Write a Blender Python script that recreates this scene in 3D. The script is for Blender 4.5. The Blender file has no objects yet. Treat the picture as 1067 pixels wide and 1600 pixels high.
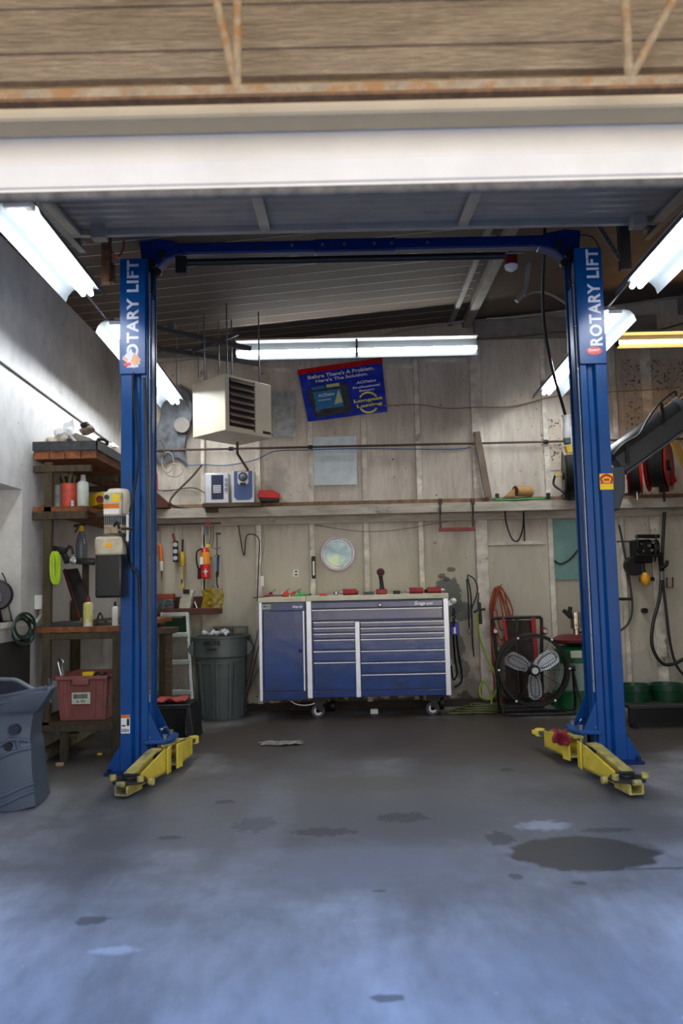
import bpy, bmesh, math, random
from mathutils import Vector, Matrix, noise
random.seed(7)
SC = bpy.context.scene
COL = SC.collection
R = math.radians

# ------------------------------------------------------------------ camera
FPX, CH, PITCH, ROLL = 1244.4, 1.31, R(5.28), R(1.28)
cd = bpy.data.cameras.new('camera'); cam = bpy.data.objects.new('camera', cd); COL.objects.link(cam)
cd.sensor_fit = 'VERTICAL'; cd.sensor_height = 36; cd.lens = 28; cd.clip_start = .05
cam.location = (0, 0, CH)
cam.rotation_euler = (Matrix.Rotation(R(90)+PITCH, 3, 'X') @ Matrix.Rotation(-ROLL, 3, 'Z')).to_euler()
cd.dof.use_dof = True; cd.dof.focus_distance = 8.0; cd.dof.aperture_fstop = 1.7
SC.camera = cam

# ------------------------------------------------------------------ world, exposure
SC.view_settings.view_transform = 'Standard'; SC.view_settings.look = 'None'
SC.view_settings.gamma = 1; SC.view_settings.use_curve_mapping = False
SC.view_settings.exposure = 0.0
SKY_ZENITH = (.14, .62, 1.95); SKY_LOW = (.66, .59, .49); GROUND_BOUNCE = (.60, .51, .38); SKY_STRENGTH = 4.2
TUBE_POWER = 58.0; BACK_TUBE = 28.0
w = bpy.data.worlds.new('sky'); SC.world = w; w.use_nodes = True
nt = w.node_tree; nt.nodes.clear()
tc = nt.nodes.new('ShaderNodeTexCoord'); sp = nt.nodes.new('ShaderNodeSeparateXYZ')
mr = nt.nodes.new('ShaderNodeMapRange'); mr.inputs[1].default_value = -1; mr.inputs[2].default_value = 1
rp = nt.nodes.new('ShaderNodeValToRGB'); bg = nt.nodes.new('ShaderNodeBackground'); wo = nt.nodes.new('ShaderNodeOutputWorld')
nt.links.new(tc.outputs['Generated'], sp.inputs[0]); nt.links.new(sp.outputs[2], mr.inputs[0])
nt.links.new(mr.outputs[0], rp.inputs[0]); nt.links.new(rp.outputs[0], bg.inputs[0]); nt.links.new(bg.outputs[0], wo.inputs[0])
el = rp.color_ramp.elements
el[0].position = 0; el[0].color = (*GROUND_BOUNCE, 1)
el[1].position = 1; el[1].color = (*SKY_ZENITH, 1)
for p, c_ in ((.49, GROUND_BOUNCE), (.51, SKY_LOW), (.62, (.46, .44, .42)), (.78, (.32, .46, .80))):
    e = el.new(p); e.color = (*c_, 1)
# noise added for patchy reflections, as unseen buildings and bright gaps low down, below about 17 degrees
wn_ = nt.nodes.new('ShaderNodeTexNoise'); wn_.inputs['Scale'].default_value = 4.5; wn_.inputs['Detail'].default_value = 3; nt.links.new(tc.outputs['Generated'], wn_.inputs[0])
wr_ = nt.nodes.new('ShaderNodeValToRGB'); nt.links.new(wn_.outputs['Fac'], wr_.inputs[0])
wr_.color_ramp.elements[0].position = .46; wr_.color_ramp.elements[0].color = (.25, .25, .25, 1); wr_.color_ramp.elements[1].position = .56; wr_.color_ramp.elements[1].color = (1.9, 1.9, 1.9, 1)
wb_ = nt.nodes.new('ShaderNodeMapRange'); nt.links.new(sp.outputs[2], wb_.inputs[0]); wb_.inputs[1].default_value = .26; wb_.inputs[2].default_value = .34; wb_.inputs[3].default_value = 1; wb_.inputs[4].default_value = 0
wm_ = nt.nodes.new('ShaderNodeMixRGB'); wm_.blend_type = 'MULTIPLY'; nt.links.new(wb_.outputs[0], wm_.inputs[0]); nt.links.new(rp.outputs[0], wm_.inputs[1]); nt.links.new(wr_.outputs[0], wm_.inputs[2])
nt.links.new(wm_.outputs[0], bg.inputs[0])
bg.inputs[1].default_value = SKY_STRENGTH

# ------------------------------------------------------------------ picture measurements to places
def ray(px, py):
    dx, dy = px-533.5, 800-py
    a = dx*math.cos(ROLL)+dy*math.sin(ROLL); b = -dx*math.sin(ROLL)+dy*math.cos(ROLL)
    return Vector((a, FPX*math.cos(PITCH)-b*math.sin(PITCH), FPX*math.sin(PITCH)+b*math.cos(PITCH)))
def P(px, py, Y):
    r = ray(px, py); t = Y/r.y
    return Vector((r.x*t, Y, CH+r.z*t))
def PX(px, py, X):
    r = ray(px, py); t = X/r.x
    return Vector((X, r.y*t, CH+r.z*t))
def PZ(px, py, Z=0.0):
    r = ray(px, py); t = (Z-CH)/r.z
    return Vector((r.x*t, r.y*t, Z))

# ------------------------------------------------------------------ materials
def lin(c):
    return tuple(((v/255)/12.92 if v <= 10 else ((v/255+.055)/1.055)**2.4) for v in c)
MATS = {}
def mat(name, rgb, rough=.55, metal=0., var=.12, scale=9., bump=.0, bscale=60., spec=.5, rgb2=None, thr=None, alpha=None, streak=None, coat=0):
    """plain surface with a procedural variation; rgb2/thr adds patches of a second colour"""
    if name in MATS: return MATS[name]
    m = bpy.data.materials.new(name); m.use_nodes = True; n = m.node_tree; L = n.links.new
    b = n.nodes['Principled BSDF']; b.inputs['Roughness'].default_value = rough; b.inputs['Metallic'].default_value = metal
    b.inputs['Specular IOR Level'].default_value = spec
    if coat: b.inputs['Coat Weight'].default_value = coat; b.inputs['Coat Roughness'].default_value = .15
    t = n.nodes.new('ShaderNodeTexCoord'); mp = n.nodes.new('ShaderNodeMapping'); L(t.outputs['Object'], mp.inputs[0])
    if streak: mp.inputs['Scale'].default_value = streak
    nz = n.nodes.new('ShaderNodeTexNoise'); nz.inputs['Scale'].default_value = scale; nz.inputs['Detail'].default_value = 6; nz.inputs['Roughness'].default_value = .6
    L(mp.outputs[0], nz.inputs[0])
    c = lin(rgb)
    r = n.nodes.new('ShaderNodeValToRGB'); L(nz.outputs['Fac'], r.inputs[0])
    r.color_ramp.elements[0].position = .3; r.color_ramp.elements[1].position = .7
    r.color_ramp.elements[0].color = tuple(v*(1-var*1.6) for v in c)+(1,)
    r.color_ramp.elements[1].color = tuple(min(1, v*(1+var)) for v in c)+(1,)
    out = r.outputs[0]
    if rgb2:
        nz2 = n.nodes.new('ShaderNodeTexNoise'); nz2.inputs['Scale'].default_value = scale*.45; nz2.inputs['Detail'].default_value = 9; nz2.inputs['Roughness'].default_value = .7
        L(t.outputs['Object'], nz2.inputs[0])
        r2 = n.nodes.new('ShaderNodeValToRGB'); L(nz2.outputs['Fac'], r2.inputs[0]); a = thr or .58
        r2.color_ramp.elements[0].position = a; r2.color_ramp.elements[1].position = a+.08
        mx = n.nodes.new('ShaderNodeMixRGB'); L(r2.outputs[0], mx.inputs[0]); L(out, mx.inputs[1]); mx.inputs[2].default_value = (*lin(rgb2), 1)
        out = mx.outputs[0]
    L(out, b.inputs['Base Color'])
    if bump:
        nb = n.nodes.new('ShaderNodeTexNoise'); nb.inputs['Scale'].default_value = bscale; nb.inputs['Detail'].default_value = 5; L(mp.outputs[0], nb.inputs[0])
        bm_ = n.nodes.new('ShaderNodeBump'); bm_.inputs['Strength'].default_value = bump; bm_.inputs['Distance'].default_value = .01
        L(nb.outputs['Fac'], bm_.inputs['Height']); L(bm_.outputs[0], b.inputs['Normal'])
    if alpha is not None: b.inputs['Alpha'].default_value = alpha
    MATS[name] = m; return m
def emit(name, rgb, s):
    m = bpy.data.materials.new(name); m.use_nodes = True; b = m.node_tree.nodes['Principled BSDF']
    b.inputs['Base Color'].default_value = (.9, .9, .9, 1)
    b.inputs['Emission Color'].default_value = (*rgb, 1); b.inputs['Emission Strength'].default_value = s
    MATS[name] = m; return m

def blotched(name, rgb_a, rgb_b, scale, blots, rough=.6, streak=(1, 1, 1), specks=0.0, speck_rgb=(40, 35, 30), bump=.15, rough_var=0, speck_scale=26, low=None, spec=.5, bdist=.01, grain=0):
    """surface with large soft colour change, small specks and dirt and tone patches that each have their own place and outline.
    blots: (centre, radii, rgb, strength, raggedness, roughness or None)"""
    m = bpy.data.materials.new(name); m.use_nodes = True; n = m.node_tree; L = n.links.new
    b = n.nodes['Principled BSDF']; b.inputs['Roughness'].default_value = rough; b.inputs['Specular IOR Level'].default_value = spec
    t = n.nodes.new('ShaderNodeTexCoord'); pos = t.outputs['Object']
    mp = n.nodes.new('ShaderNodeMapping'); mp.inputs['Scale'].default_value = streak; L(pos, mp.inputs[0])
    def nzz(sc, det=8, rg=.62, vec=None):
        q = n.nodes.new('ShaderNodeTexNoise'); q.inputs['Scale'].default_value = sc; q.inputs['Detail'].default_value = det; q.inputs['Roughness'].default_value = rg
        q.inputs['Distortion'].default_value = grain; L(vec or mp.outputs[0], q.inputs[0]); return q.outputs['Fac']
    def ramp(f, a, c, ca=(0, 0, 0), cb=(1, 1, 1)):
        q = n.nodes.new('ShaderNodeValToRGB'); L(f, q.inputs[0]); q.color_ramp.elements[0].position = a; q.color_ramp.elements[1].position = c
        q.color_ramp.elements[0].color = (*ca, 1); q.color_ramp.elements[1].color = (*cb, 1); return q.outputs[0]
    def mix(f, a, c):
        q = n.nodes.new('ShaderNodeMixRGB')
        if isinstance(f, float): q.inputs[0].default_value = f
        else: L(f, q.inputs[0])
        for i, v in ((1, a), (2, c)):
            if isinstance(v, tuple): q.inputs[i].default_value = (*v, 1)
            else: L(v, q.inputs[i])
        return q.outputs[0]
    out = mix(ramp(nzz(scale), .36, .64), lin(rgb_a), lin(rgb_b))
    fine = nzz(scale*9, 4)
    q = n.nodes.new('ShaderNodeMixRGB'); q.blend_type = 'MULTIPLY'; q.inputs[0].default_value = .55; L(out, q.inputs[1])
    L(ramp(fine, .25, .6, (.62, .62, .62), (1, 1, 1)), q.inputs[2]); out = q.outputs[0]
    rgh = None
    if specks:
        f = ramp(nzz(speck_scale, 3, .5, pos), .66-specks, .69-specks)
        out = mix(f, out, lin(speck_rgb))
    for (c, rad, rgb, st, rag, rr) in blots:
        v = n.nodes.new('ShaderNodeVectorMath'); v.operation = 'SUBTRACT'; L(pos, v.inputs[0]); v.inputs[1].default_value = c
        s = n.nodes.new('ShaderNodeVectorMath'); s.operation = 'MULTIPLY'; L(v.outputs[0], s.inputs[0]); s.inputs[1].default_value = tuple(1/q_ for q_ in rad)
        ln = n.nodes.new('ShaderNodeVectorMath'); ln.operation = 'LENGTH'; L(s.outputs[0], ln.inputs[0])
        nn = nzz(2.2/max(.12, min(r_ for r_ in rad if r_ < 50)), 6, .6, pos)
        ad = n.nodes.new('ShaderNodeMath'); ad.operation = 'MULTIPLY_ADD'; L(nn, ad.inputs[0]); ad.inputs[1].default_value = rag; L(ln.outputs['Value'], ad.inputs[2])
        hard = .06 if rr is not None or rag < 1.3 else .35
        mr_ = n.nodes.new('ShaderNodeMapRange'); L(ad.outputs[0], mr_.inputs[0])
        mr_.inputs[1].default_value = .9+rag*.5+hard*.5; mr_.inputs[2].default_value = .9+rag*.5-hard; mr_.inputs[3].default_value = 0; mr_.inputs[4].default_value = st
        out = mix(mr_.outputs[0], out, lin(rgb))
        if rr is not None:
            z = n.nodes.new('ShaderNodeMix'); L(mr_.outputs[0], z.inputs[0])
            if rgh is None: z.inputs[2].default_value = rough
            else: L(rgh, z.inputs[2])
            z.inputs[3].default_value = rr; rgh = z.outputs[0]
    L(out, b.inputs['Base Color'])
    if rgh is not None: L(rgh, b.inputs['Roughness'])
    bb = n.nodes.new('ShaderNodeBump'); bb.inputs['Strength'].default_value = bump; bb.inputs['Distance'].default_value = bdist
    L(fine, bb.inputs['Height']); L(bb.outputs[0], b.inputs['Normal'])
    MATS[name] = m; return m

blue = mat('lift blue paint', (1, 66, 128), .34, var=.10, scale=6, spec=.35)
navy = mat('dark blue paint', (5, 34, 92), .36, var=.15, spec=.35)
black = mat('black rubber', (9, 9, 10), .5, var=.2)
blackm = mat('black painted metal', (11, 11, 12), .38, var=.2)
grime = mat('grimy black metal', (34, 31, 29), .5, metal=.3, var=.5, scale=25, rgb2=(95, 88, 80), thr=.62)
chrome = mat('worn chrome', (190, 190, 192), .25, metal=1, var=.2)
steel = mat('galvanised steel', (120, 124, 128), .45, metal=.7, var=.2, scale=30)
alu = mat('dull aluminium', (176, 182, 176), .45, metal=.5, var=.15)
white = mat('white enamel', (226, 226, 222), .4, var=.05)
cream = mat('cream enamel', (206, 200, 182), .45, var=.05)
wood = mat('dark timber', (78, 62, 42), .8, var=.35, scale=5, streak=(1, 6, 6), bump=.2)
woodg = mat('greasy timber', (76, 65, 46), .8, var=.3, scale=6, streak=(6, 6, 1), bump=.2)
woodo = mat('orange timber', (134, 80, 42), .7, var=.4, scale=5, streak=(4, 1, 4), bump=.2)
woodr = mat('red brown timber', (78, 38, 24), .7, var=.3, scale=6)
rust = mat('rusty brown steel', (98, 66, 46), .75, metal=.2, var=.4, scale=25, rgb2=(140, 80, 40))
red = mat('red plastic', (200, 28, 26), .35, var=.08)
dred = mat('dark red paint', (120, 22, 26), .4, var=.2)
orange = mat('orange plastic', (214, 110, 30), .5, var=.15)
yellow = mat('yellow plastic', (232, 196, 30), .45, var=.1)
yarm = mat('worn yellow paint', (208, 184, 62), .5, var=.12, scale=10, rgb2=(120, 110, 80), thr=.62)
yarmtop = mat('worn dirty yellow paint', (178, 162, 84), .6, var=.25, scale=14, rgb2=(110, 100, 80), thr=.52)
lime = mat('lime green rubber', (176, 214, 30), .4, var=.1)
green = mat('dark green plastic', (8, 60, 36), .4, var=.2)
bgreen = mat('bright green paint', (40, 160, 60), .45, var=.15)
grey = mat('grey plastic', (92, 98, 102), .5, var=.12)
dgrey = mat('dark grey metal', (58, 60, 62), .45, metal=.2, var=.15)
canp = mat('slate grey plastic', (84, 93, 91), .42, var=.1)
teal = mat('teal painted board', (112, 150, 142), .6, var=.12, rgb2=(90, 110, 90), thr=.62, scale=6)
silver = mat('silver plastic', (196, 198, 204), .35, metal=.3, var=.05)
card = mat('brown cardboard', (176, 132, 84), .8, var=.12)
glass = mat('clear plastic film', (225, 228, 230), .2, var=.05, alpha=.45)
paper = mat('white paper', (230, 228, 220), .7, var=.05)
ink = mat('black ink', (20, 20, 22), .6, var=.05)
wireb = mat('brown wire', (96, 82, 68), .6, var=.15)
cable = mat('grey cable', (150, 145, 138), .6, var=.1)

# ------------------------------------------------------------------ mesh builder
ORG = {}
def prop(o, label=None, cat=None, group=None, kind=None):
    if label: o['label'] = label
    if cat: o['category'] = cat
    if group: o['group'] = group
    if kind: o['kind'] = kind
    return o
def thing(name, label, cat, loc, group=None, kind=None):
    o = bpy.data.objects.new(name, None); COL.objects.link(o); o.empty_display_size = .1
    o.location = loc; ORG[o.name] = Vector(loc); return prop(o, label, cat, group, kind)
class MB:
    def __init__(s): s.v = []; s.f = []; s.m = []; s.mats = []
    def add(s, vs, fs, m=0):
        k = len(s.v); s.v += [Vector(v) for v in vs]; s.f += [tuple(i+k for i in f) for f in fs]; s.m += [m]*len(fs); return s
    def box(s, x0, x1, y0, y1, z0, z1, m=0):
        if x0 > x1: x0, x1 = x1, x0
        if y0 > y1: y0, y1 = y1, y0
        if z0 > z1: z0, z1 = z1, z0
        return s.add([(x, y, z) for x in (x0, x1) for y in (y0, y1) for z in (z0, z1)],
                     [(0, 1, 3, 2), (4, 6, 7, 5), (0, 4, 5, 1), (2, 3, 7, 6), (0, 2, 6, 4), (1, 5, 7, 3)], m)
    def bar(s, p, q, a, b, up=(0, 0, 1), m=0):
        """rectangular bar from p to q, a wide, b high"""
        p, q = Vector(p), Vector(q); d = (q-p).normalized(); up = Vector(up)
        if abs(d.dot(up)) > .98: up = Vector((0, 1, 0))
        r = d.cross(up).normalized(); u = r.cross(d).normalized()
        vs = [e+r*(i*a/2)+u*(j*b/2) for e in (p, q) for i in (-1, 1) for j in (-1, 1)]
        return s.add(vs, [(0, 1, 3, 2), (4, 6, 7, 5), (0, 4, 5, 1), (2, 3, 7, 6), (0, 2, 6, 4), (1, 5, 7, 3)], m)
    def loft(s, rings, cap=True, m=0, closed=True):
        k = len(rings[0]); vs = [v for r_ in rings for v in r_]; fs = []
        for i in range(len(rings)-1):
            for j in range(k if closed else k-1):
                a, b_ = i*k+j, i*k+(j+1) % k
                fs.append((a, b_, b_+k, a+k))
        if cap: fs.append(tuple(range(k))[::-1]); fs.append(tuple((len(rings)-1)*k+j for j in range(k)))
        return s.add(vs, fs, m)
    def cyl(s, p, q, r0, r1=None, n=20, cap=True, m=0):
        p, q = Vector(p), Vector(q); r1 = r0 if r1 is None else r1; d = (q-p).normalized()
        a = d.orthogonal().normalized(); b_ = d.cross(a)
        return s.loft([[e+(a*math.cos(t)+b_*math.sin(t))*rr for t in [2*math.pi*i/n for i in range(n)]] for e, rr in ((p, r0), (q, r1))], cap, m)
    def lathe(s, c, prof, n=28, axis=(0, 0, 1), m=0, cap=True, sx=1):
        c = Vector(c); d = Vector(axis).normalized(); a = d.orthogonal().normalized() if abs(d.z) < .9 else Vector((1, 0, 0)); b_ = d.cross(a)
        return s.loft([[c+d*z+(a*math.cos(t)*sx+b_*math.sin(t))*max(r_, 1e-4) for t in [2*math.pi*i/n for i in range(n)]] for r_, z in prof], cap, m)
    def tube(s, pts, r, n=8, smooth=True, m=0, sub=5, closed=False):
        pts = [Vector(p) for p in pts]
        if smooth and len(pts) > 2:
            q = []; N = len(pts)
            rng = range(N if closed else N-1)
            for i in rng:
                if closed: p0, p1, p2, p3 = pts[i-1], pts[i], pts[(i+1) % N], pts[(i+2) % N]
                else: p0, p1, p2, p3 = pts[max(i-1, 0)], pts[i], pts[i+1], pts[min(i+2, N-1)]
                for k in range(sub):
                    t = k/sub
                    q.append(.5*((2*p1)+(-p0+p2)*t+(2*p0-5*p1+4*p2-p3)*t*t+(-p0+3*p1-3*p2+p3)*t**3))
            q.append(pts[0] if closed else pts[-1]); pts = q
        rings = []; u = None
        for i, p in enumerate(pts):
            d = (pts[min(i+1, len(pts)-1)]-pts[max(i-1, 0)])
            if d.length < 1e-7: d = Vector((0, 0, 1))
            d.normalize()
            u = d.orthogonal().normalized() if u is None else (u-d*u.dot(d))
            if u.length < 1e-4: u = d.orthogonal()
            u.normalize(); v_ = d.cross(u)
            rr = r(i/(len(pts)-1)) if callable(r) else r
            rings.append([p+(u*math.cos(t)+v_*math.sin(t))*rr for t in [2*math.pi*j/n for j in range(n)]])
        return s.loft(rings, True, m)
    def prism(s, poly, vec, m=0):
        poly = [Vector(p) for p in poly]; vec = Vector(vec); k = len(poly)
        fs = [tuple(range(k)), tuple(range(2*k-1, k-1, -1))]+[(i, i+k, (i+1) % k+k, (i+1) % k) for i in range(k)]
        return s.add(poly+[p+vec for p in poly], fs, m)
    def ball(s, c, r, n=16, k=10, m=0):
        c = Vector(c); r = (r, r, r) if isinstance(r, (int, float)) else r; rings = []
        for i in range(k+1):
            a = math.pi*i/k; rings.append([c+Vector((r[0]*max(math.sin(a), 1e-3)*math.cos(2*math.pi*j/n), r[1]*max(math.sin(a), 1e-3)*math.sin(2*math.pi*j/n), -r[2]*math.cos(a))) for j in range(n)])
        return s.loft(rings, True, m)
    def sheet(s, pts, nx, ny, t=.004, m=0):
        """pts(u,v)->Vector grid, thickened along its normal by t"""
        g = [[Vector(pts(i/nx, j/ny)) for j in range(ny+1)] for i in range(nx+1)]
        def nrm(i, j):
            a = g[min(i+1, nx)][j]-g[max(i-1, 0)][j]; b_ = g[i][min(j+1, ny)]-g[i][max(j-1, 0)]
            c = a.cross(b_); return c.normalized() if c.length > 1e-9 else Vector((0, 0, 1))
        top = [[g[i][j]+nrm(i, j)*t for j in range(ny+1)] for i in range(nx+1)]
        W = ny+1; N = (nx+1)*W; vs = [v for r_ in g for v in r_]+[v for r_ in top for v in r_]; fs = []
        for i in range(nx):
            for j in range(ny):
                a = i*W+j; fs += [(a, a+1, a+W+1, a+W), (a+N, a+W+N, a+W+1+N, a+1+N)]
        for i in range(nx):
            a = i*W; fs.append((a, a+W, a+W+N, a+N)); a = i*W+ny; fs.append((a, a+N, a+W+N, a+W))
        for j in range(ny):
            a = j; fs.append((a, a+N, a+1+N, a+1)); a = nx*W+j; fs.append((a, a+1, a+1+N, a+N))
        return s.add(vs, fs, m)
    def build(s, name, m, parent=None, label=None, cat=None, group=None, kind=None, bevel=0, smooth=True, base=None, angle=38):
        me = bpy.data.meshes.new(name)
        if parent is not None: o0 = ORG[parent.name]
        else:
            xs = [v.x for v in s.v]; ys = [v.y for v in s.v]; zs = [v.z for v in s.v]
            o0 = Vector(base) if base is not None else Vector(((min(xs)+max(xs))/2, (min(ys)+max(ys))/2, min(zs)))
        if kind == 'structure': o0 = Vector((0, 0, 0))
        me.from_pydata([v-o0 for v in s.v], [], s.f)
        for mm in (m if isinstance(m, (list, tuple)) else [m]): me.materials.append(mm)
        for p, mi in zip(me.polygons, s.m): p.material_index = mi
        bm = bmesh.new(); bm.from_mesh(me); bmesh.ops.recalc_face_normals(bm, faces=bm.faces); bm.to_mesh(me); bm.free()
        if smooth: me.shade_smooth(); me.set_sharp_from_angle(angle=R(angle))
        o = bpy.data.objects.new(name, me); COL.objects.link(o); ORG[o.name] = o0
        if parent is not None: o.parent = parent
        else: o.location = o0
        if bevel:
            b = o.modifiers.new('bevel', 'BEVEL'); b.width = bevel; b.segments = 2; b.limit_method = 'ANGLE'; b.angle_limit = R(40)
            b.harden_normals = False
        return prop(o, label, cat, group, kind)

def RB(px0, pt, px1, pb, Y, depth, ref='c'):
    """box bounds from a front rectangle measured in the picture, at distance Y"""
    ym = (pt+pb)/2; xm = {'c': (px0+px1)/2, 'l': px0, 'r': px1}[ref]
    X0, X1 = P(px0, ym, Y).x, P(px1, ym, Y).x; Z1, Z0 = P(xm, pt, Y).z, P(xm, pb, Y).z
    return (X0, X1, Y, Y+depth, Z0, Z1)
def rbox(name, m, parent, px0, pt, px1, pb, Y, depth, bevel=.004, ref='c', **k):
    return MB().box(*RB(px0, pt, px1, pb, Y, depth, ref)).build(name, m, parent, bevel=bevel, **k)
def S(Y): return FPX/Y
def wire(name, m, parent, pts, r, Y=None, **k):
    n = k.pop('n', 8); sm = k.pop('sm', True)
    return MB().tube([P(p[0], p[1], p[2] if len(p) > 2 else Y) for p in pts], r, n, smooth=sm).build(name, m, parent, **k)
def text(name, body, m, parent, c, wd, ht, ang=0, t=.0015, bold=.0, shear=0., label=None, sp=1.0):
    cu = bpy.data.curves.new(name, 'FONT'); cu.body = body; cu.align_x = 'CENTER'; cu.align_y = 'CENTER'
    cu.offset = bold; cu.shear = shear; cu.extrude = .01; cu.resolution_u = 3; cu.space_character = sp
    tmp = bpy.data.objects.new('lettering', cu); COL.objects.link(tmp)
    bpy.context.view_layer.update()
    me = bpy.data.meshes.new_from_object(tmp.evaluated_get(bpy.context.evaluated_depsgraph_get()))
    bpy.data.objects.remove(tmp)
    xs = [v.co.x for v in me.vertices]; ys = [v.co.y for v in me.vertices]
    cx, cy, sx, sy = (min(xs)+max(xs))/2, (min(ys)+max(ys))/2, wd/(max(xs)-min(xs)), ht/(max(ys)-min(ys))
    a, c = R(ang), Vector(c)
    mb = MB(); vs = []
    for v in me.vertices:
        x, y = (v.co.x-cx)*sx, (v.co.y-cy)*sy
        vs.append((c.x+x*math.cos(a)-y*math.sin(a), c.y-(v.co.z/.01)*t, c.z+x*math.sin(a)+y*math.cos(a)))
    mb.add(vs, [tuple(p.vertices) for p in me.polygons])
    bpy.data.meshes.remove(me)
    return mb.build(name, m, parent, label=label, smooth=False)
def copy_tree(o, parent=None):
    c = o.copy(); COL.objects.link(c); c.parent = parent; ORG[c.name] = ORG[o.name]
    for ch in list(o.children): copy_tree(ch, c)
    return c

# ================================================================== THE ROOM
XL, XR, YB, YF, SLOPE = -2.45, 5.6, 8.7, 2.9, .083
def ceil_z(x): return 4.12+SLOPE*x
wb = []
def wblot(px, py, rx, rz, rgb, st=.8, rag=1.0, rr=None):
    c = P(px, py, YB); wb.append((tuple(c), (rx, 60, rz), rgb, st, rag, rr))
wblot(640, 930, 8, .75, (176, 171, 150), .6, 1.3)  # broad greenish tone across the lower wall
wblot(700, 935, .17, .26, (84, 92, 88), .85, 1.0, .6); wblot(722, 955, .13, .12, (88, 96, 92), .8, 1.0, .6)
wblot(712, 1010, .10, .2, (86, 94, 90), .75, 1.1, .6); wblot(722, 1045, .09, .12, (92, 98, 90), .7, .9, .6)
wblot(433, 750, .15, .22, (98, 96, 94), .45, 1.5)
wblot(300, 690, .16, .5, (120, 116, 112), .4, 1.4)
wblot(930, 1040, .9, .10, (196, 192, 176), .75, 1.3, .7); wblot(1010, 1055, .55, .28, (168, 164, 150), .8, 1.0, .8)
wblot(1020, 1085, .4, .18, (92, 104, 112), .5, 1.3)
wblot(900, 950, .3, .25, (176, 168, 148), .5, 1.4)
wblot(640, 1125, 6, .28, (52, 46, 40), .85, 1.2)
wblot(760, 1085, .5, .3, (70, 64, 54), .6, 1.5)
wblot(640, 1010, .8, .2, (110, 106, 92), .3, 1.5)
for a in ((690, 900), (705, 890), (698, 905)): wblot(a[0], a[1], .05, .03, (70, 62, 56), .7, 1.0, .7)
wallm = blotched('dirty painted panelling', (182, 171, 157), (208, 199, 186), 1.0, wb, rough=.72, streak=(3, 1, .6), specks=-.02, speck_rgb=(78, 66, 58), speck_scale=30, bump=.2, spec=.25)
rings = blotched('panelling with a dark mould bloom', (176, 162, 146), (198, 186, 170), 1.0, [], rough=.75, streak=(3, 1, .6), specks=.07, speck_rgb=(104, 92, 82), speck_scale=30, spec=.2)
leftm = blotched('white painted block wall', (196, 196, 196), (216, 216, 214), .8, [((-2.45, 6.2, .35), (60, 1.0, .25), (120, 116, 104), .6, 1.4, None), ((-2.45, 6.5, 1.0), (60, 1.4, .5), (172, 170, 160), .5, 1.5, None)], rough=.5, streak=(1, 1.2, .8), specks=-.06, bump=.05)
stud = mat('painted batten', (208, 200, 186), .7, var=.25, scale=8, rgb2=(112, 98, 82), thr=.6)
ceilm = mat('grey ceiling sheet', (90, 80, 71), .75, var=.12, scale=1.5, spec=.2)
ceilr = mat('ceiling seam', (190, 180, 168), .5, var=.1)
fb = []
def fblot(px, py, rx, ry, rgb, st=.8, rag=1.0, rr=None):
    c = PZ(px, py); fb.append((tuple(c), (rx, ry, 60), rgb, st, rag, rr))
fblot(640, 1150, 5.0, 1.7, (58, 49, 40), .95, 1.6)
fblot(600, 1260, 3.4, 1.6, (82, 78, 74), .8, 1.8)
fblot(570, 1350, .9, .5, (104, 102, 100), .6, 1.8)
fblot(560, 1225, .55, .25, (86, 82, 62), .55, 1.5)
fblot(560, 1270, .95, .55, (92, 88, 84), .45, 1.8)
fblot(640, 1290, .7, .45, (84, 82, 80), .45, 1.8)
fblot(560, 1350, .65, .35, (120, 122, 128), .4, 1.8)
fblot(150, 1210, .8, .6, (84, 76, 66), .6, 1.6)
fblot(930, 1240, .5, .28, (70, 66, 64), .6, 1.6)
fblot(90, 1165, .35, .3, (120, 110, 84), .6, 1.3)
for (x, y, a, b_) in ((630, 1277, .13, .09), (352, 1253, .055, .04), (266, 1309, .06, .035), (398, 1288, .1, .13), (505, 1300, .14, .07), (780, 1310, .06, .10), (143, 1438, .055, .04),
                      (806, 1370, .035, .03), (604, 1560, .055, .02), (950, 1297, .12, .04), (905, 1380, .03, .02), (790, 1203, .05, .05), (1035, 1357, .16, .012), (590, 1392, .03, .012)):
    fblot(x, y, a*1.25, b_*1.2, (60, 58, 56), .7, 1.9, .6)
fblot(850, 1290, .16, .10, (190, 196, 200), .35, 1.9)
fblot(180, 1485, .10, .04, (200, 206, 210), .35, 1.5)
fblot(885, 1510, .4, .3, (118, 122, 128), .45, 1.6)
fblot(410, 1300, .16, 1.3, (150, 152, 156), .14, 1.9)
fblot(912, 1333, .40, .27, (56, 52, 46), .93, .6, .42)
floorm = blotched('worn concrete', (112, 112, 112), (158, 158, 158), .9, fb, rough=.5, streak=(1.6, .6, 1), specks=-.06, speck_rgb=(180, 184, 188), speck_scale=40, bump=.12, spec=.4)
sid = blotched('tan lap siding with wood grain', (146, 128, 102), (170, 150, 122), 1.2, [], rough=.75, streak=(1, 1, 7), bump=1.0, spec=.3, bdist=.016, grain=1.2)
trimc = mat('cream painted trim board', (214, 190, 148), .6, var=.08, scale=3, rgb2=(190, 160, 110), thr=.72)
sofm = mat('tan painted soffit', (176, 158, 124), .6, var=.06, scale=3)
doorw = mat('white door enamel', (236, 230, 216), .35, var=.05, scale=3, rgb2=(206, 198, 184), thr=.72)
doorg = mat('blue grey door steel', (158, 150, 140), .45, metal=.25, var=.1, scale=4)

MB().box(-9, 9, -4, YB+.3, -.25, 0).build('floor', floorm, kind='structure')
MB().box(XL-.2, XR+.2, YB, YB+.2, 0, 4.9).build('wall_back', wallm, kind='structure')
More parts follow.
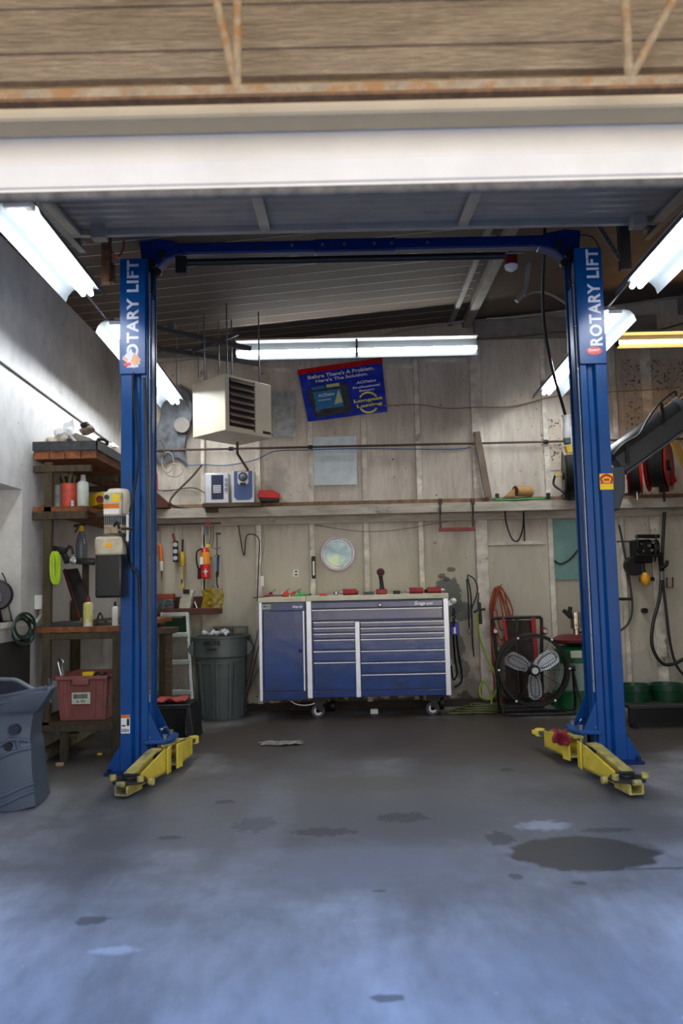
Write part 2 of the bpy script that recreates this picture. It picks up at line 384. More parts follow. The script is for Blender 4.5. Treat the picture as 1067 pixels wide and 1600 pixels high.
# left wall with its window recess
wy0, wy1, wz0, wz1 = 4.75, 6.08, 1.1, 2.1
lw = MB()
lw.box(XL-.25, XL, YF+.2, wy0, 0, 4.3); lw.box(XL-.25, XL, wy1, YB, 0, 4.3); lw.box(XL-.25, XL, wy0, wy1, 0, wz0); lw.box(XL-.25, XL, wy0, wy1, wz1, 4.3)
lw.build('wall_left', leftm, kind='structure')
MB().box(XR, XR+.2, YF+.2, YB, 0, 4.9).build('wall_right', wallm, kind='structure')
wn = MB().box(XL-.24, XL-.17, wy0, wy1, wz0, wz1).build('window_1', mat('white window board', (222, 216, 196), .6, var=.06), kind='structure')
MB().box(XL-.17, XL+.03, wy0-.02, wy1+.04, wz0-.04, wz0).build('window_sill', stud, wn)
# conduit-thin rail along the left wall, seam lines
a, b = PX(0, 563, -2.43), PX(178, 695, -2.43)
MB().tube([(-2.44, YF+.3, 2.96), (-2.44, a.y, a.z), (-2.44, b.y, b.z-.0)], .007, smooth=False).build('trim_1', mat('thin grey conduit', (110, 106, 100), .5), kind='structure')
# ceiling with seams running across
c = MB()
zc0, zc1 = ceil_z(XL-.2), ceil_z(XR+.2)
c.add([(XL-.2, YF, zc0), (XR+.2, YF, zc1), (XR+.2, YB+.2, zc1), (XL-.2, YB+.2, zc0), (XL-.2, YF, zc0+.1), (XR+.2, YF, zc1+.1), (XR+.2, YB+.2, zc1+.1), (XL-.2, YB+.2, zc0+.1)],
      [(0, 1, 2, 3), (4, 5, 6, 7), (0, 1, 5, 4), (1, 2, 6, 5), (2, 3, 7, 6), (3, 0, 4, 7)])
y = 3.3
while y < YB:
    c.bar((XL, y, ceil_z(XL)-.0012), (1.36, y, ceil_z(1.36)-.0012), .006, .0015, m=1); y += .2
c.build('ceiling', [ceilm, ceilr], kind='structure')
# rafters running to the back wall
def rafter(i, x, z, a_, b_, y0=3.3, mm=stud): MB().box(x-a_/2, x+a_/2, y0, YB-.01, z-b_, z).build('trim_%d' % i, mm, kind='structure')
dpaint = mat('grey painted steel beam', (132, 126, 118), .6, var=.15)
rafter(2, 1.44, ceil_z(1.44), .09, .09, mm=dpaint); rafter(3, 1.26, ceil_z(1.26), .05, .05, mm=dpaint); rafter(4, 3.9, ceil_z(3.9), .16, .2, mm=dpaint)
# wall plate along the top of the back wall
z0 = P(820, 530, YB).z
MB().box(1.52, 3.55, YB-.07, YB, z0, z0+.22).build('trim_5', dpaint, kind='structure')
MB().box(XL, 1.3, YB-.05, YB, 3.88, 3.94).build('trim_6', dpaint, kind='structure')
# battens
ti = 7
for (px, wd) in ((243, 7), (318, 6), (404, 8), (487, 8), (571, 8), (656, 8), (750, 18), (857, 8), (968, 7), (1020, 16)):
    x = P(px, 800, YB).x; h = wd/143
    MB().box(x-h/2, x+h/2, YB-.04, YB, 0, min(4.0, ceil_z(x)-.05)).build('trim_%d' % ti, stud, kind='structure', bevel=.004); ti += 1
# small cross battens and noggins
for (x0, x1, y) in ((412, 482, 578), (494, 566, 578), (576, 651, 572), (660, 738, 562), (760, 852, 848)):
    r_ = RB(x0, y-3, x1, y+3, YB-.02, .02); MB().box(*r_).build('trim_%d' % ti, stud, kind='structure'); ti += 1
MB().box(XL, XR, YB-.05, YB, 0, .07).build('baseboard_back', mat('grimy sill', (52, 44, 36), .8, var=.3), kind='structure')
MB().box(XL, XL+.1, 5.6, YB, 0, .06).build('baseboard_left', mat('dusty rubble sill', (128, 118, 92), .9, var=.5, scale=20, bump=.6), kind='structure')
MB().box(*RB(846, 655, 878, 735, YB-.012, .012)).build('wall_panel_mould', rings, kind='structure')
MB().box(*RB(975, 560, 1130, 690, YB-.012, .012)).build('wall_panel_stained', rings, kind='structure')

# front wall: lap siding above the opening, side returns
f = MB()
za = P(533, 174, YF-.03).z; zt = za; YS = PZ(533, 203, za-.012).y
f.box(-4.5, -2.25, YF, YF+.2, 0, 5.2); f.box(3.3, 6.5, YF, YF+.2, 0, 5.2); f.box(-2.25, 3.3, YF+.02, YS-.004, zt+.0, 5.2)
zs = [P(533, 92, YF).z]
for yy in (80, 14): zs.append(P(533, yy, YF).z)
zz = zt+.16
lines = [zt+.16, P(533, 76, YF).z, P(533, 6, YF).z]
step = lines[2]-lines[1]
while lines[-1] < 5.2: lines.append(lines[-1]+step)
for i in range(len(lines)-1):
    a, b = lines[i], lines[i+1]
    f.prism([(-4.5, YF+.02, a), (-4.5, YF-.016, a), (-4.5, YF-.002, b+.012), (-4.5, YF+.02, b+.012)], (11, 0, 0))
f.build('wall_front', sid, kind='structure')
zb = P(533, 150, YF-.03).z
MB().box(-4.5, 6.5, YF-.03, YF+.02, za, zb+.03).build('trim_%d' % ti, trimc, kind='structure', bevel=.003); ti += 1
MB().box(-4.5, 6.5, YF-.03, YS, za-.012, za).build('trim_%d' % ti, sofm, kind='structure'); ti += 1

# ------------------------------------------------------------------ overhead door
d1 = thing('door_1', 'white sectional overhead door rolled up with its lowest edge hanging under the header', None, (0, 3.2, 2.9), kind='structure')
DY = YS+.025; zb = P(533, 297, DY).z; zm = P(533, 247, DY).z
DX0, DX1 = -2.2, 3.2
MB().box(DX0, DX1, DY, DY+.04, zb+.02, 3.4).build('bottom_section', doorw, d1)
m_ = MB(); m_.prism([(DX0, DY, zm), (DX0, DY-.012, zm-.006), (DX0, DY-.012, zb+.035), (DX0, DY, zb+.03)], (DX1-DX0, 0, 0))
m_.build('raised_face', doorw, d1, bevel=.002)
MB().tube([(DX0, DY+.015, zb+.008), (DX1, DY+.015, zb+.008)], .02, 10, smooth=False).build('bottom_seal', mat('perished grey rubber', (104, 100, 92), .8, var=.3, scale=14), d1)
hx0, hx1 = -1.78, 2.2
def hz(y): return 3.62+(y-3.5)*.075
for (ya, yb2) in ((3.45, 4.02), (4.03, 4.6), (4.61, 5.2)):
    q = MB(); n = 24
    pr = []
    for i in range(n+1):
        y_ = ya+(yb2-ya)*i/n; pr.append((y_, hz(y_)-(.012 if (i % 4) in (1, 2) else 0)))
    q.prism([(hx0, y_, z_) for y_, z_ in pr]+[(hx0, yb2, hz(yb2)+.03), (hx0, ya, hz(ya)+.03)], (hx1-hx0, 0, 0))
    q.build('door_section', doorg, d1, smooth=False)
    for px in (hx0+.03, P(408, 330, 4.9).x, P(733, 326, 4.9).x, hx1-.03):
        MB().bar((px, ya+.02, hz(ya)-.03), (px, yb2-.01, hz(yb2)-.03), .07, .03).build('stile', doorg, d1, bevel=.004)
MB().box(hx0, hx1, 5.17, 5.21, hz(5.2)-.05, hz(5.2)+.03).build('end_rail', doorg, d1, bevel=.004)
for (x0, y0, x1, y1) in ((141, 350, 164, 371), (988, 333, 1011, 352)):
    rbox('end_bracket', doorg, d1, x0, y0, x1, y1, 5.1, .08)
for s_, X in ((-1, -1.86), (1, 2.28)):
    q = MB(); q.bar((X, 3.6, 3.66), (X, 5.6, 3.80), .012, .06); q.bar((X-s_*.02, 3.6, 3.63), (X-s_*.02, 5.6, 3.77), .05, .01); q.bar((X-s_*.02, 3.6, 3.69), (X-s_*.02, 5.6, 3.83), .05, .01)
    q.build('track', steel, d1)
# hangers: rusty square drop tube at the left, dark one with a perforated brace at the right
q = MB(); r_ = RB(158, 375, 171, 440, 5.6, .06); q.box(*r_[:5], r_[5]+.35); q.build('track_hanger', rust, d1)
rbox('track_hanger_foot', rust, d1, 171, 410, 177, 440, 5.62, .05)
q = MB(); r_ = RB(969, 345, 985, 420, 5.6, .06); q.box(*r_[:5], r_[5]+.3); q.build('track_hanger', mat('dark brown steel', (50, 42, 38), .6), d1)
pa, pb_ = P(928, 342, 5.2), P(968, 404, 5.6)
MB().bar(pa, pb_, .045, .006, up=(0, 1, 0)).build('perforated_brace', steel, d1)
q = MB()
for i in range(9):
    p = pa.lerp(pb_, (i+.6)/9.4); q.cyl(p+Vector((0, -.008, 0)), p+Vector((0, -.002, 0)), .007, n=8)
q.build('brace_holes', black, d1)

# ------------------------------------------------------------------ open-web steel joist outside
joist = mat('rust streaked tan steel', (160, 138, 104), .7, var=.2, scale=22, rgb2=(156, 112, 62), thr=.5)
rustb = mat('brown rusted edge', (120, 84, 50), .8, var=.3, scale=20)
jt = thing('steel_joist', 'rust-streaked tan open-web steel joist crossing in front of the siding', 'joist', (0, 2.72, P(533, 146, 2.72).z))
zj = P(533, 136, 2.70).z; zj2 = 4.1
ch_ = MB().box(-4, 6, 2.70, 2.706, zj-.018, zj+.018).build('bottom_chord', joist, jt)
MB().box(-4, 6, 2.699, 2.74, zj-.03, zj-.017).build('chord_flange', rustb, ch_)
MB().box(-4, 6, 2.70, 2.706, zj2-.018, zj2+.018).box(-4, 6, 2.70, 2.74, zj2+.018, zj2+.023).build('top_chord', joist, jt)
def web(px0, py0, px1, py1):
    a_, b_ = P(px0, py0, 2.73), P(px1, py1, 2.73); k = (zj2-b_.z)/(a_.z-b_.z); a_ = b_+(a_-b_)*k
    MB().cyl(b_, a_, .0165, n=12).build('web_bar', joist, jt)
web(338, 0, 371, 143); web(371, 0, 370, 143); web(976, 0, 983, 122); web(1051, 0, 984, 124)
for dx in (-1.75, -3.2, 3.1):
    MB().cyl((.0+dx, 2.73, zj), (dx-.15, 2.73, zj2), .0165, n=12).build('web_bar', joist, jt)
    MB().cyl((.0+dx, 2.73, zj), (dx+.02, 2.73, zj2), .0165, n=12).build('web_bar', joist, jt)
MB().box(-4.5, 6.5, 1.7, YF, 4.13, 4.17).build('canopy_edge', sid, kind='structure')

# ================================================================== FLUORESCENT LIGHTS
tubem = emit('lit tube', (.93, .97, 1.0), TUBE_POWER)
tubew = emit('lit warm tube', (1.0, .55, .18), BACK_TUBE)
tubeb = emit('lit white tube', (.95, .98, 1.0), BACK_TUBE)
refl = mat('white reflector', (74, 80, 84), .45, var=.05, scale=6)
reflr = mat('rust stained reflector end', (240, 226, 206), .6, var=.1, scale=16, rgb2=(200, 130, 76), thr=.58)
def strip_light(label, X, y0, y1, z0, z1, group, side=1, rusty=False):
    """ceiling strip light with an open curved reflector; y0 z0 near end, y1 z1 far end"""
    t = thing('strip_light', label, 'light', (X, (y0+y1)/2, (z0+z1)/2), group)
    prof = [(-.15, -.045), (-.135, .0), (-.105, .035), (-.06, .05), (.06, .05), (.105, .035), (.135, .0), (.15, -.045)]
    def ring(y, z): return [(X+side*(a_+0), y, z+b_) for a_, b_ in prof]+[(X+side*a_*1.02, y, z+b_+.004) for a_, b_ in prof[::-1]]
    MB().loft([ring(y0, z0), ring(y1, z1)]).build('reflector', refl, t)
    MB().bar((X, y0+.14, z0+.085), (X, y1-.01, z1+.085), .09, .06).build('ballast_housing', white, t, bevel=.004)
    if rusty:
        q = MB(); q.bar((X+.02, y0, z0+.03), (X+.02, y0+.07, z0+.03), .16, .05); q.build('socket_plate', reflr, t, bevel=.006)
    for dx in (-.028, .028):
        MB().cyl((X+dx, y0+.05, z0+.012), (X+dx, y1-.0, z1+.012), .0175, n=14).build('fluorescent_tube', tubem, t)
    for (y_, z_) in ((y0+.03, z0), (y1-.03, z1)):
        MB().box(X-.05, X+.05, y_-.012, y_+.012, z_+.02, z_+.055).build('lamp_holder', white, t)
    return t
G = 'strip lights along the side walls'
strip_light('strip light with a rust-stained end, upper left, nearer of the left pair', -1.775, 4.22, 5.5, 3.43, 3.405, G, rusty=True)
strip_light('strip light at the left running behind the left blue column towards the wall heater', -1.75, 6.1, 8.35, 3.38, 3.28, G)
strip_light('strip light at the upper right, nearer of the right pair, cut by the frame edge', 2.13, 4.1, 5.5, 3.40, 3.37, G)
strip_light('strip light at the right running behind the right blue column', 2.2, 6.1, 8.3, 3.38, 3.28, G)
for s_, X in ((-1, -1.79), (1, 2.16)):
    q = MB().tube([(X-.03, 5.45, 3.47), (X-.03, 6.2, 3.44)], .008, smooth=False)
    q.build('wireway_rod', steel, label='thin metal rod joining the two strip lights on the %s' % ('left' if s_ < 0 else 'right'), cat='rod')
def side_light(label, px0, px1, pt, pb, Y, tm, seams):
    r_ = RB(px0, pt, px1, pb, Y, .05); X0, X1, _, _, Z0, Z1 = r_; H = Z1-Z0
    t = thing('wall_strip_light', label, 'light', ((X0+X1)/2, Y, Z1), 'strip lights across the back wall')
    MB().box(X0, X1, Y-.02, Y+.12, Z1-.022, Z1).build('housing', mat('grey fixture top', (150, 148, 146), .5), t, bevel=.003)
    q = MB(); q.prism([(X0, Y+.09, Z1-.02), (X0, Y+.1, Z1-.02), (X0, Y+.06, Z0), (X0, Y+.05, Z0)], (X1-X0, 0, 0)); q.build('reflector', refl, t)
    xs = [X0]+[P(s, (pt+pb)/2, Y).x for s in seams]+[X1]
    for a_, b_ in zip(xs[:-1], xs[1:]):
        MB().cyl((a_+.012, Y+.02, Z0+H*.34), (b_-.012, Y+.02, Z0+H*.34), .021, n=14).build('fluorescent_tube', tm, t)
        MB().box(a_-.008, a_+.012, Y-.0, Y+.06, Z0+H*.1, Z1-.02).build('lamp_holder', dgrey, t)
    return t
side_light('long white strip light above the battery banner and the wall heater', 367, 747, 526, 557, 8.2, tubeb, (557,))
side_light('warm orange strip light at the right edge behind the right blue column', 965, 1100, 516, 541, 8.3, tubew, ())

# ================================================================== TWO-POST VEHICLE LIFT
LY = 5.85
LX0, LX1 = P(187, 1209, LY).x, P(981, 1190, LY).x
LZ = P(200, 404, LY).z
lift = thing('vehicle_lift', 'tall blue two-post vehicle lift with yellow swing arms standing in the bay', 'lift', ((LX0+LX1)/2, LY+.15, 0))
def lcol(s_, X):
    """s_ = +1: open side towards +x"""
    def V(u, v): return (X+s_*u, LY+v)
    prof = [(0, 0), (.084, 0), (.1, .03), (.135, .03), (.15, .006), (.2, .006), (.2, .03), (.165, .03), (.165, .27), (.2, .27), (.2, .294), (.15, .294), (.135, .27), (.1, .27), (.084, .3), (0, .3)]
    c = MB().prism([(*V(u, v), .02) for u, v in prof], (0, 0, LZ-.02)).build('column', blue, lift, bevel=.004)
    q = MB(); a = V(.175, .05); b_ = V(.219, .15); q.box(a[0], b_[0], a[1], b_[1], .12, LZ-.28); q.build('slide_rail', blue, lift, bevel=.006)
    q = MB(); a = V(.204, .025); b_ = V(.21, .05); q.box(a[0], b_[0], a[1], b_[1], .5, LZ-.1); q.build('equalizer_rod', mat('pale blue steel', (150, 160, 176), .35, metal=.3), lift)
    # base plate with gusset
    q = MB(); a = V(-.10, -.06); b_ = V(.32, .38); q.box(a[0], b_[0], a[1], b_[1], 0, .022); q.build('base_plate', navy, lift, bevel=.004)
    for v in (.0, .29):
        q = MB(); q.prism([(*V(0, v), .022), (*V(-.09, v), .022), (*V(-.09, v), .05), (*V(0, v), .2)], (0, .012, 0)); q.build('gusset', blue, lift)
    for (u, v) in ((-.07, -.03), (-.07, .34), (.28, -.03)):
        x, y_ = V(u, v); MB().cyl((x, y_, .022), (x, y_, .045), .014, n=6).build('anchor_bolt', grime, lift)
    return V
VL = lcol(1, LX0); VR = lcol(-1, LX1)
# overhead beam and shut-off bar
za, zb = P(232, 392, LY+.15).z, P(880, 380, LY+.15).z
xa, xb = P(222, 392, LY+.15).x, P(893, 380, LY+.15).x
BY = LY+.15
zt0 = (za+zb)/2
MB().box(xa, xb, BY-.05, BY+.05, zt0-.045, zt0+.045).build('overhead_beam', navy, lift, bevel=.012)
MB().box((xa+xb)/2-.33, (xa+xb)/2+.3, BY-.056, BY+.056, zt0-.055, zt0+.05).build('beam_splice', navy, lift, bevel=.01)
for i, px in enumerate((456, 504, 538, 585, 612, 668)):
    p = P(px, 384, BY-.06); MB().cyl((p.x, BY-.064, zt0+.0), (p.x, BY-.05, zt0+.0), .011, n=10).build('splice_bolt', steel, lift)
s0, s1 = P(274, 403, BY-.05), P(790, 399, BY-.05)
zs_ = zt0-.105
MB().tube([(s0.x, BY-.02, zs_), (s1.x, BY-.02, zs_)], .028, 12, smooth=False).build('shutoff_bar', black, lift)
MB().box(*RB(274, 400, 291, 426, BY-.06, .08)).build('bar_bracket', black, lift, bevel=.003)
MB().cyl((s1.x, BY-.02, zs_+.02), (s1.x+.14, BY-.02, zs_+.02), .008).build('bar_spring', steel, lift)
for s_, V in ((1, VL), (-1, VR)):
    x = V(.2, .15)[0]
    q = MB(); q.prism([(x-s_*.09, BY-.06, zt0+.07), (x+s_*.03, BY-.06, zt0+.085), (x+s_*.2, BY-.06, zt0+.05), (x+s_*.24, BY-.06, zt0-.05), (x+s_*.12, BY-.06, zt0-.09), (x+s_*.02, BY-.06, zt0-.19), (x-s_*.07, BY-.06, zt0-.1)], (0, .12, 0))
    q.build('beam_end', navy, lift, bevel=.01)
    for (u, dz, r_) in ((.02, -.13, .035), (.09, -.06, .03), (.06, -.2, .03)): MB().cyl((x+s_*u, BY-.09, zt0+dz), (x+s_*u, BY-.05, zt0+dz), r_, n=14).build('cable_pulley', grime, lift)
    q = MB(); q.tube([(x, BY-.08, zt0-.15), (x+s_*.03, BY-.09, zt0-.3), (x+s_*.01, BY-.08, zt0-.42)], .012)
    q.build('sync_cable', grime, lift)
    for k in range(11):
        z_ = 3.55-.33*k; a = V(.212, .02); MB().cyl((a[0], LY+.03, z_), (a[0], LY+.012, z_), .007, n=8).build('rail_bolt', steel, lift)
# sign panels
def panel(s_, V, px0, pt, px1, pb, word_c, word_w, word_h):
    r_ = RB(px0, pt, px1, pb, LY-.014, .014)
    p = MB().box(*r_).build('sign_panel', blue, lift, bevel=.002)
    ORG[p.name] = ORG[lift.name]
    text('lettering', 'ROTARY LIFT', mat('pale sign lettering', (206, 208, 222), .4, var=.1), p, (word_c[0], LY-.0150, word_c[1]), word_w, word_h, ang=90, bold=.03, sp=1.12)
    return p, r_
gloss = mat('dark blue sign', (8, 50, 150), .22, var=.2)
a, b = P(206, 408, LY), P(207, 572, LY)
zc = (P(207, 408, LY).z+P(207, 575, LY).z)/2
pl, rl = panel(1, VL, 187, 404, 227, 584, (P(208, 490, LY).x, zc), P(207, 408, LY).z-P(207, 575, LY).z, 19/210)
zc = (P(920, 391, LY).z+P(932, 541, LY).z)/2
pr_, rr_ = panel(-1, VR, 902, 387, 943.5, 568, (P(927, 466, LY).x, zc), P(920, 391, LY).z-P(932, 541, LY).z, 20/210)
# picture patch at the foot of the left sign, red badge on the right sign
e = P(208, 560, LY)
q = MB()
for (dx, dz, rx, rz, m_) in ((.0, -.01, .062, .06, 0), (-.02, .02, .03, .045, 1), (.018, -.015, .028, .045, 2), (.0, -.045, .05, .02, 1), (-.04, -.05, .028, .016, 3)):
    n = 18
    pts = [(e.x+dx+rx*math.cos(2*math.pi*i/n)*(1+.3*math.sin(5*i+m_)), LY-.0155-.0006*m_, e.z+dz+rz*math.sin(2*math.pi*i/n)*(1+.3*math.cos(4*i+2*m_))) for i in range(n)]
    q.prism(pts, (0, .0005, 0), m=m_)
q.build('picture_patch', [mat('tan print', (206, 158, 120), .4), mat('pale print', (206, 208, 216), .4), mat('orange print', (214, 150, 104), .4), red, ink], pl)
e = P(927.5, 549, LY)
oval = MB().cyl((e.x, LY-.014, e.z), (e.x, LY-.0165, e.z), .058, n=28)
for v in oval.v: v.z = e.z+(v.z-e.z)*.52
oval.build('badge', red, pr_)
text('badge_lettering', 'Rotary', white, pr_, (e.x, LY-.0168, e.z+.004), .085, .026, ang=4, shear=.3, bold=.015)
# stickers
st = rbox('warning_sticker', yellow, lift, 937, 740, 958, 765, LY-.003, .003, bevel=0, label='yellow and red warning sticker')
e = P(947.5, 749, LY)
q = MB(); q.tube([(e.x-.03, LY-.004, e.z-.025), (e.x-.042, LY-.004, e.z+.01), (e.x, LY-.004, e.z+.034), (e.x+.042, LY-.004, e.z+.01), (e.x+.03, LY-.004, e.z-.025)], .008, 6)
q.box(e.x-.02, e.x+.02, LY-.0045, LY-.003, e.z-.012, e.z+.006); q.box(e.x-.05, e.x+.05, LY-.004, LY-.003, e.z-.032, e.z-.026)
q.build('sticker_symbol', red, st)
st = rbox('serial_plate', paper, lift, 189, 1117, 203, 1146, LY-.003, .003, bevel=0, label='white and orange data sticker')
MB().box(*RB(189, 1117, 203, 1122, LY-.0045, .002)).build('sticker_band', orange, st)
q = MB(); q.box(*RB(198, 1123, 202, 1134, LY-.0045, .002)); q.box(*RB(190, 1133, 196, 1135, LY-.0045, .002))
for k in range(6): q.box(*RB(190+2*k, 1139, 191+2*k, 1144, LY-.0045, .002))
q.build('sticker_print', ink, st)

# swing arms: carriage head, upright yoke, tapered arm, telescoping end with pad carrier
def arm(px_p, dirs, L, tip, s_, front, name_lab):
    pass
def head(s_, V):
    x0, y0 = V(.19, -.02); x1, y1 = V(.44, .33)
    q = MB(); q.prism([(*V(.18, -.03), .205), (*V(.33, -.0), .205), (*V(.37, .06), .205), (*V(.37, .26), .205), (*V(.33, .33), .205), (*V(.18, .36), .205)], (0, 0, .028))
    q.build('carriage_head', blue, lift, bevel=.006)
    q = MB(); q.prism([(*V(.18, -.03), .055), (*V(.33, .0), .055), (*V(.33, .32), .055), (*V(.18, .36), .055)], (0, 0, .02)); q.build('carriage_foot', navy, lift, bevel=.004)
    for v in (.02, .28):
        q = MB(); q.prism([(*V(.2, v), .23), (*V(.30, v), .23), (*V(.2, v), .44)], (0, .012, 0)); q.build('carriage_gusset', blue, lift)
    for v in (.06, .26):
        x, y_ = V(.31, v); MB().cyl((x, y_, .05), (x, y_, .26), .022, n=16).build('pivot_pin', steel, lift)
    q = MB(); x, y_ = V(.26, .1)
    q.tube([(x, y_, .235), (x+.02, y_-.02, .29), (x+.05, y_+.02, .3), (x+.06, y_+.05, .235)], .007); q.build('release_ring', chrome, lift); q = MB(); q.tube([(x-.03, y_+.1, .235), (x-.01, y_+.08, .28), (x+.03, y_+.13, .28), (x+.04, y_+.15, .235)], .007)
    q.build('release_ring', chrome, lift)
head(1, VL); head(-1, VR)
def swing(s_, piv, tip, z0=.05, h0=.15, h1=.07, wdt=.11, rear=False):
    piv, tip = Vector(piv), Vector(tip); d = (tip-piv); L_ = d.length; d.normalize(); n = Vector((-d.y, d.x, 0))
    if n.x*s_ < 0: n = -n      # n points towards the bay centre
    def pt(t, w_, z_): q_ = piv+d*t+n*w_; return (q_.x, q_.y, z_)
    # side plates (tapered), top plate sloping down
    a = MB()
    for w_ in (-wdt/2, wdt/2-.012):
        a.prism([pt(.0, w_, z0), pt(L_, w_, z0), pt(L_, w_, z0+h1), pt(.06, w_, z0+h0), pt(0, w_, z0+h0)], n*.012)
    o = a.build('swing_arm', yarm, lift, bevel=.003)
    b_ = MB(); b_.prism([pt(-.02, -wdt/2-.005, z0+h0), pt(.06, -wdt/2-.005, z0+h0), pt(L_+.01, -wdt/2-.005, z0+h1), pt(L_+.01, -wdt/2-.005, z0+h1-.012), pt(.06, -wdt/2-.005, z0+h0-.014), pt(-.02, -wdt/2-.005, z0+h0-.014)], n*(wdt*.62))
    b_.build('arm_top_plate', yarmtop, o)
    b_ = MB(); b_.prism([pt(0, -wdt/2, z0), pt(L_, -wdt/2, z0), pt(L_, wdt/2, z0), pt(0, wdt/2, z0)], (0, 0, .012)); b_.build('arm_bottom_plate', yarmtop, o)
    b_ = MB(); b_.prism([pt(-.05, wdt/2-.01, z0-.01), pt(.03, wdt/2+.005, z0-.01), pt(.03, wdt/2+.005, z0+h0+.01), pt(-.05, wdt/2-.01, z0+h0+.01)], n*.014); b_.build('yoke_plate', yarm, o, bevel=.003)
    return o, d, n, pt, L_
def pad_end(o, d, n, tip, s_, big=True):
    t = Vector(tip)
    def at_(a, b_, z_): q_ = t+d*a+n*b_; return (q_.x, q_.y, z_)
    if big:
        q = MB(); q.prism([at_(-.06, -.06, .085), at_(-.06, .05, .085), at_(.04, .12, .085), at_(.12, .11, .085), at_(.15, .05, .085), at_(.15, -.07, .085), at_(.05, -.12, .085)], (0, 0, .014)); q.build('pad_plate', grime, o, bevel=.003)
        q = MB(); q.prism([at_(-.03, -.045, .02), at_(.17, -.045, .02), at_(.17, -.045, .08), at_(-.03, -.045, .085)], n*.012)
        q.prism([at_(-.03, .035, .02), at_(.17, .035, .02), at_(.17, .035, .08), at_(-.03, .035, .085)], n*.012); q.prism([at_(-.03, -.045, .02), at_(.17, -.045, .02), at_(.17, .045, .02), at_(-.03, .045, .02)], (0, 0, .01))
        q.build('extension', yarmtop, o, bevel=.003)
        for (a_, b_) in ((.1, .1), (.09, -.1)): p = at_(a_, b_, .099); MB().cyl(p, (p[0], p[1], .13), .022, n=14).build('pad_screw', yarmtop, o)
        MB().cyl(at_(-.02, .1, .07), at_(-.02, .13, .07), .022, n=12).build('pad_screw', yarmtop, o); MB().cyl(at_(.16, .02, .09), at_(.16, -.03, .09), .018, n=12).build('pad_screw', yarmtop, o)
        q = MB(); p = at_(.04, 0, .1); q.cyl(p, (p[0], p[1], .115), .05, n=20); q.box(p[0]-.05, p[0]+.05, p[1]-.012, p[1]+.012, .115, .13); q.build('rubber_pad', grime, o, bevel=.003)
    else:
        q = MB(); q.bar(at_(-.05, 0, .13), at_(.14, .03, .13), .05, .03); q.build('extension', steel, o)
        q = MB(); p = at_(.16, .03, .13); q.cyl((p[0], p[1], .10), (p[0], p[1], .155), .04, n=16); q.box(p[0]-.06, p[0]+.02, p[1]-.02, p[1]+.02, .115, .145); q.build('lift_pad', yarm, o, bevel=.004)
# left pair, right pair
for (pf, tf, pr2, tr) in (((262, 1205), (222, 1226), (279, 1196), (300, 1178)), ((909, 1198), (960, 1224), (886, 1184), (851, 1166))):
    s_ = 1 if pf[0] < 500 else -1
    a_, b_ = PZ(*pf, .05), PZ(*tf, .05); n_ = Vector((-s_*.055, 0, 0))
    o, d, n, pt_, L_ = swing(s_, a_+n_, b_+n_, h0=.155, h1=.075, wdt=.12)
    pad_end(o, d, n, (b_+n_), s_)
    a_, b_ = PZ(*pr2, .05), PZ(*tr, .05)
    o, d, n, pt_, L_ = swing(s_, a_+n_, b_+n_, h0=.15, h1=.12, wdt=.12)
    pad_end(o, d, n, b_+n_, s_, big=False)

# power unit on the left column
PY = LY-.16
pu = MB().box(*RB(161, 768, 190, 806, PY, .14)).build('motor_box', mat('dirty cream enamel', (190, 184, 160), .45, var=.2, scale=12, rgb2=(130, 120, 96), thr=.6), lift, bevel=.01, label='cream electric motor of the power unit')
e = P(185, 800, PY+.1); e2 = P(185, 765, PY+.1)
MB().lathe((e.x, PY+.1, e.z), [(.07, -.02), (.085, 0), (.085, e2.z-e.z-.02), (.07, e2.z-e.z), (.0, e2.z-e.z+.008)], 26).build('motor_shell', cream, pu)
MB().box(*RB(175, 772, 187, 784, PY-.003, .004)).build('motor_label', yellow, pu)
MB().box(*RB(162, 787, 186, 794, PY-.003, .004)).build('warning_band', orange, pu)
MB().box(*RB(162, 795, 186, 803, PY-.003, .004)).build('white_label', paper, pu)
e = P(167, 777, PY); MB().cyl((e.x, PY-.012, e.z), (e.x, PY, e.z), .018, n=18).build('start_button', green, pu)
q = MB(); r_ = RB(163, 806, 192, 820, PY+.02, .1)
for i in range(9): x = r_[0]+(r_[1]-r_[0])*i/9; q.box(x, x+.008, PY+.015, PY+.12, r_[4], r_[5])
q.build('cooling_fins', steel, pu)
MB().box(*RB(162, 820, 196, 834, PY+.01, .12)).build('pump_block', mat('dull brass and steel', (160, 146, 116), .5, metal=.3, var=.4, scale=30), lift, bevel=.006)
q = MB(); q.box(*RB(197, 804, 201, 846, PY-.02, .01)); q.build('release_lever', cream, lift, bevel=.002)
q = MB(); q.tube([P(178, 822, PY-.01), P(183, 816, PY-.03), P(186, 826, PY-.01)], .009); e = P(196, 826, PY-.02); q.cyl(e+Vector((-.03, 0, 0)), e+Vector((.06, 0, 0)), .01, n=10); q.build('valve', grime, lift)
r_ = RB(148, 855, 190, 934, PY-.02, .17)
tk = MB().box(*r_).build('oil_tank', mat('black moulded tank', (30, 30, 30), .25, var=.2), lift, bevel=.015, label='black plastic oil tank of the power unit')
r2 = RB(147, 838, 191, 868, PY-.026, .18)
MB().box(*r2).build('tank_cover', mat('scuffed cream cover', (188, 180, 156), .5, var=.2, scale=12), tk, bevel=.02)
MB().box(*RB(164, 848, 175, 856, PY-.029, .003)).build('tank_label', mat('amber label', (236, 170, 30), .5), tk)
wire('power_cable', black, lift, [(203, 800, PY), (207, 780, PY), (214, 740, LY-.03), (216, 700, LY-.03), (211, 640, LY-.03), (208, 600, LY-.02), (210, 575, LY+.0)], .009)
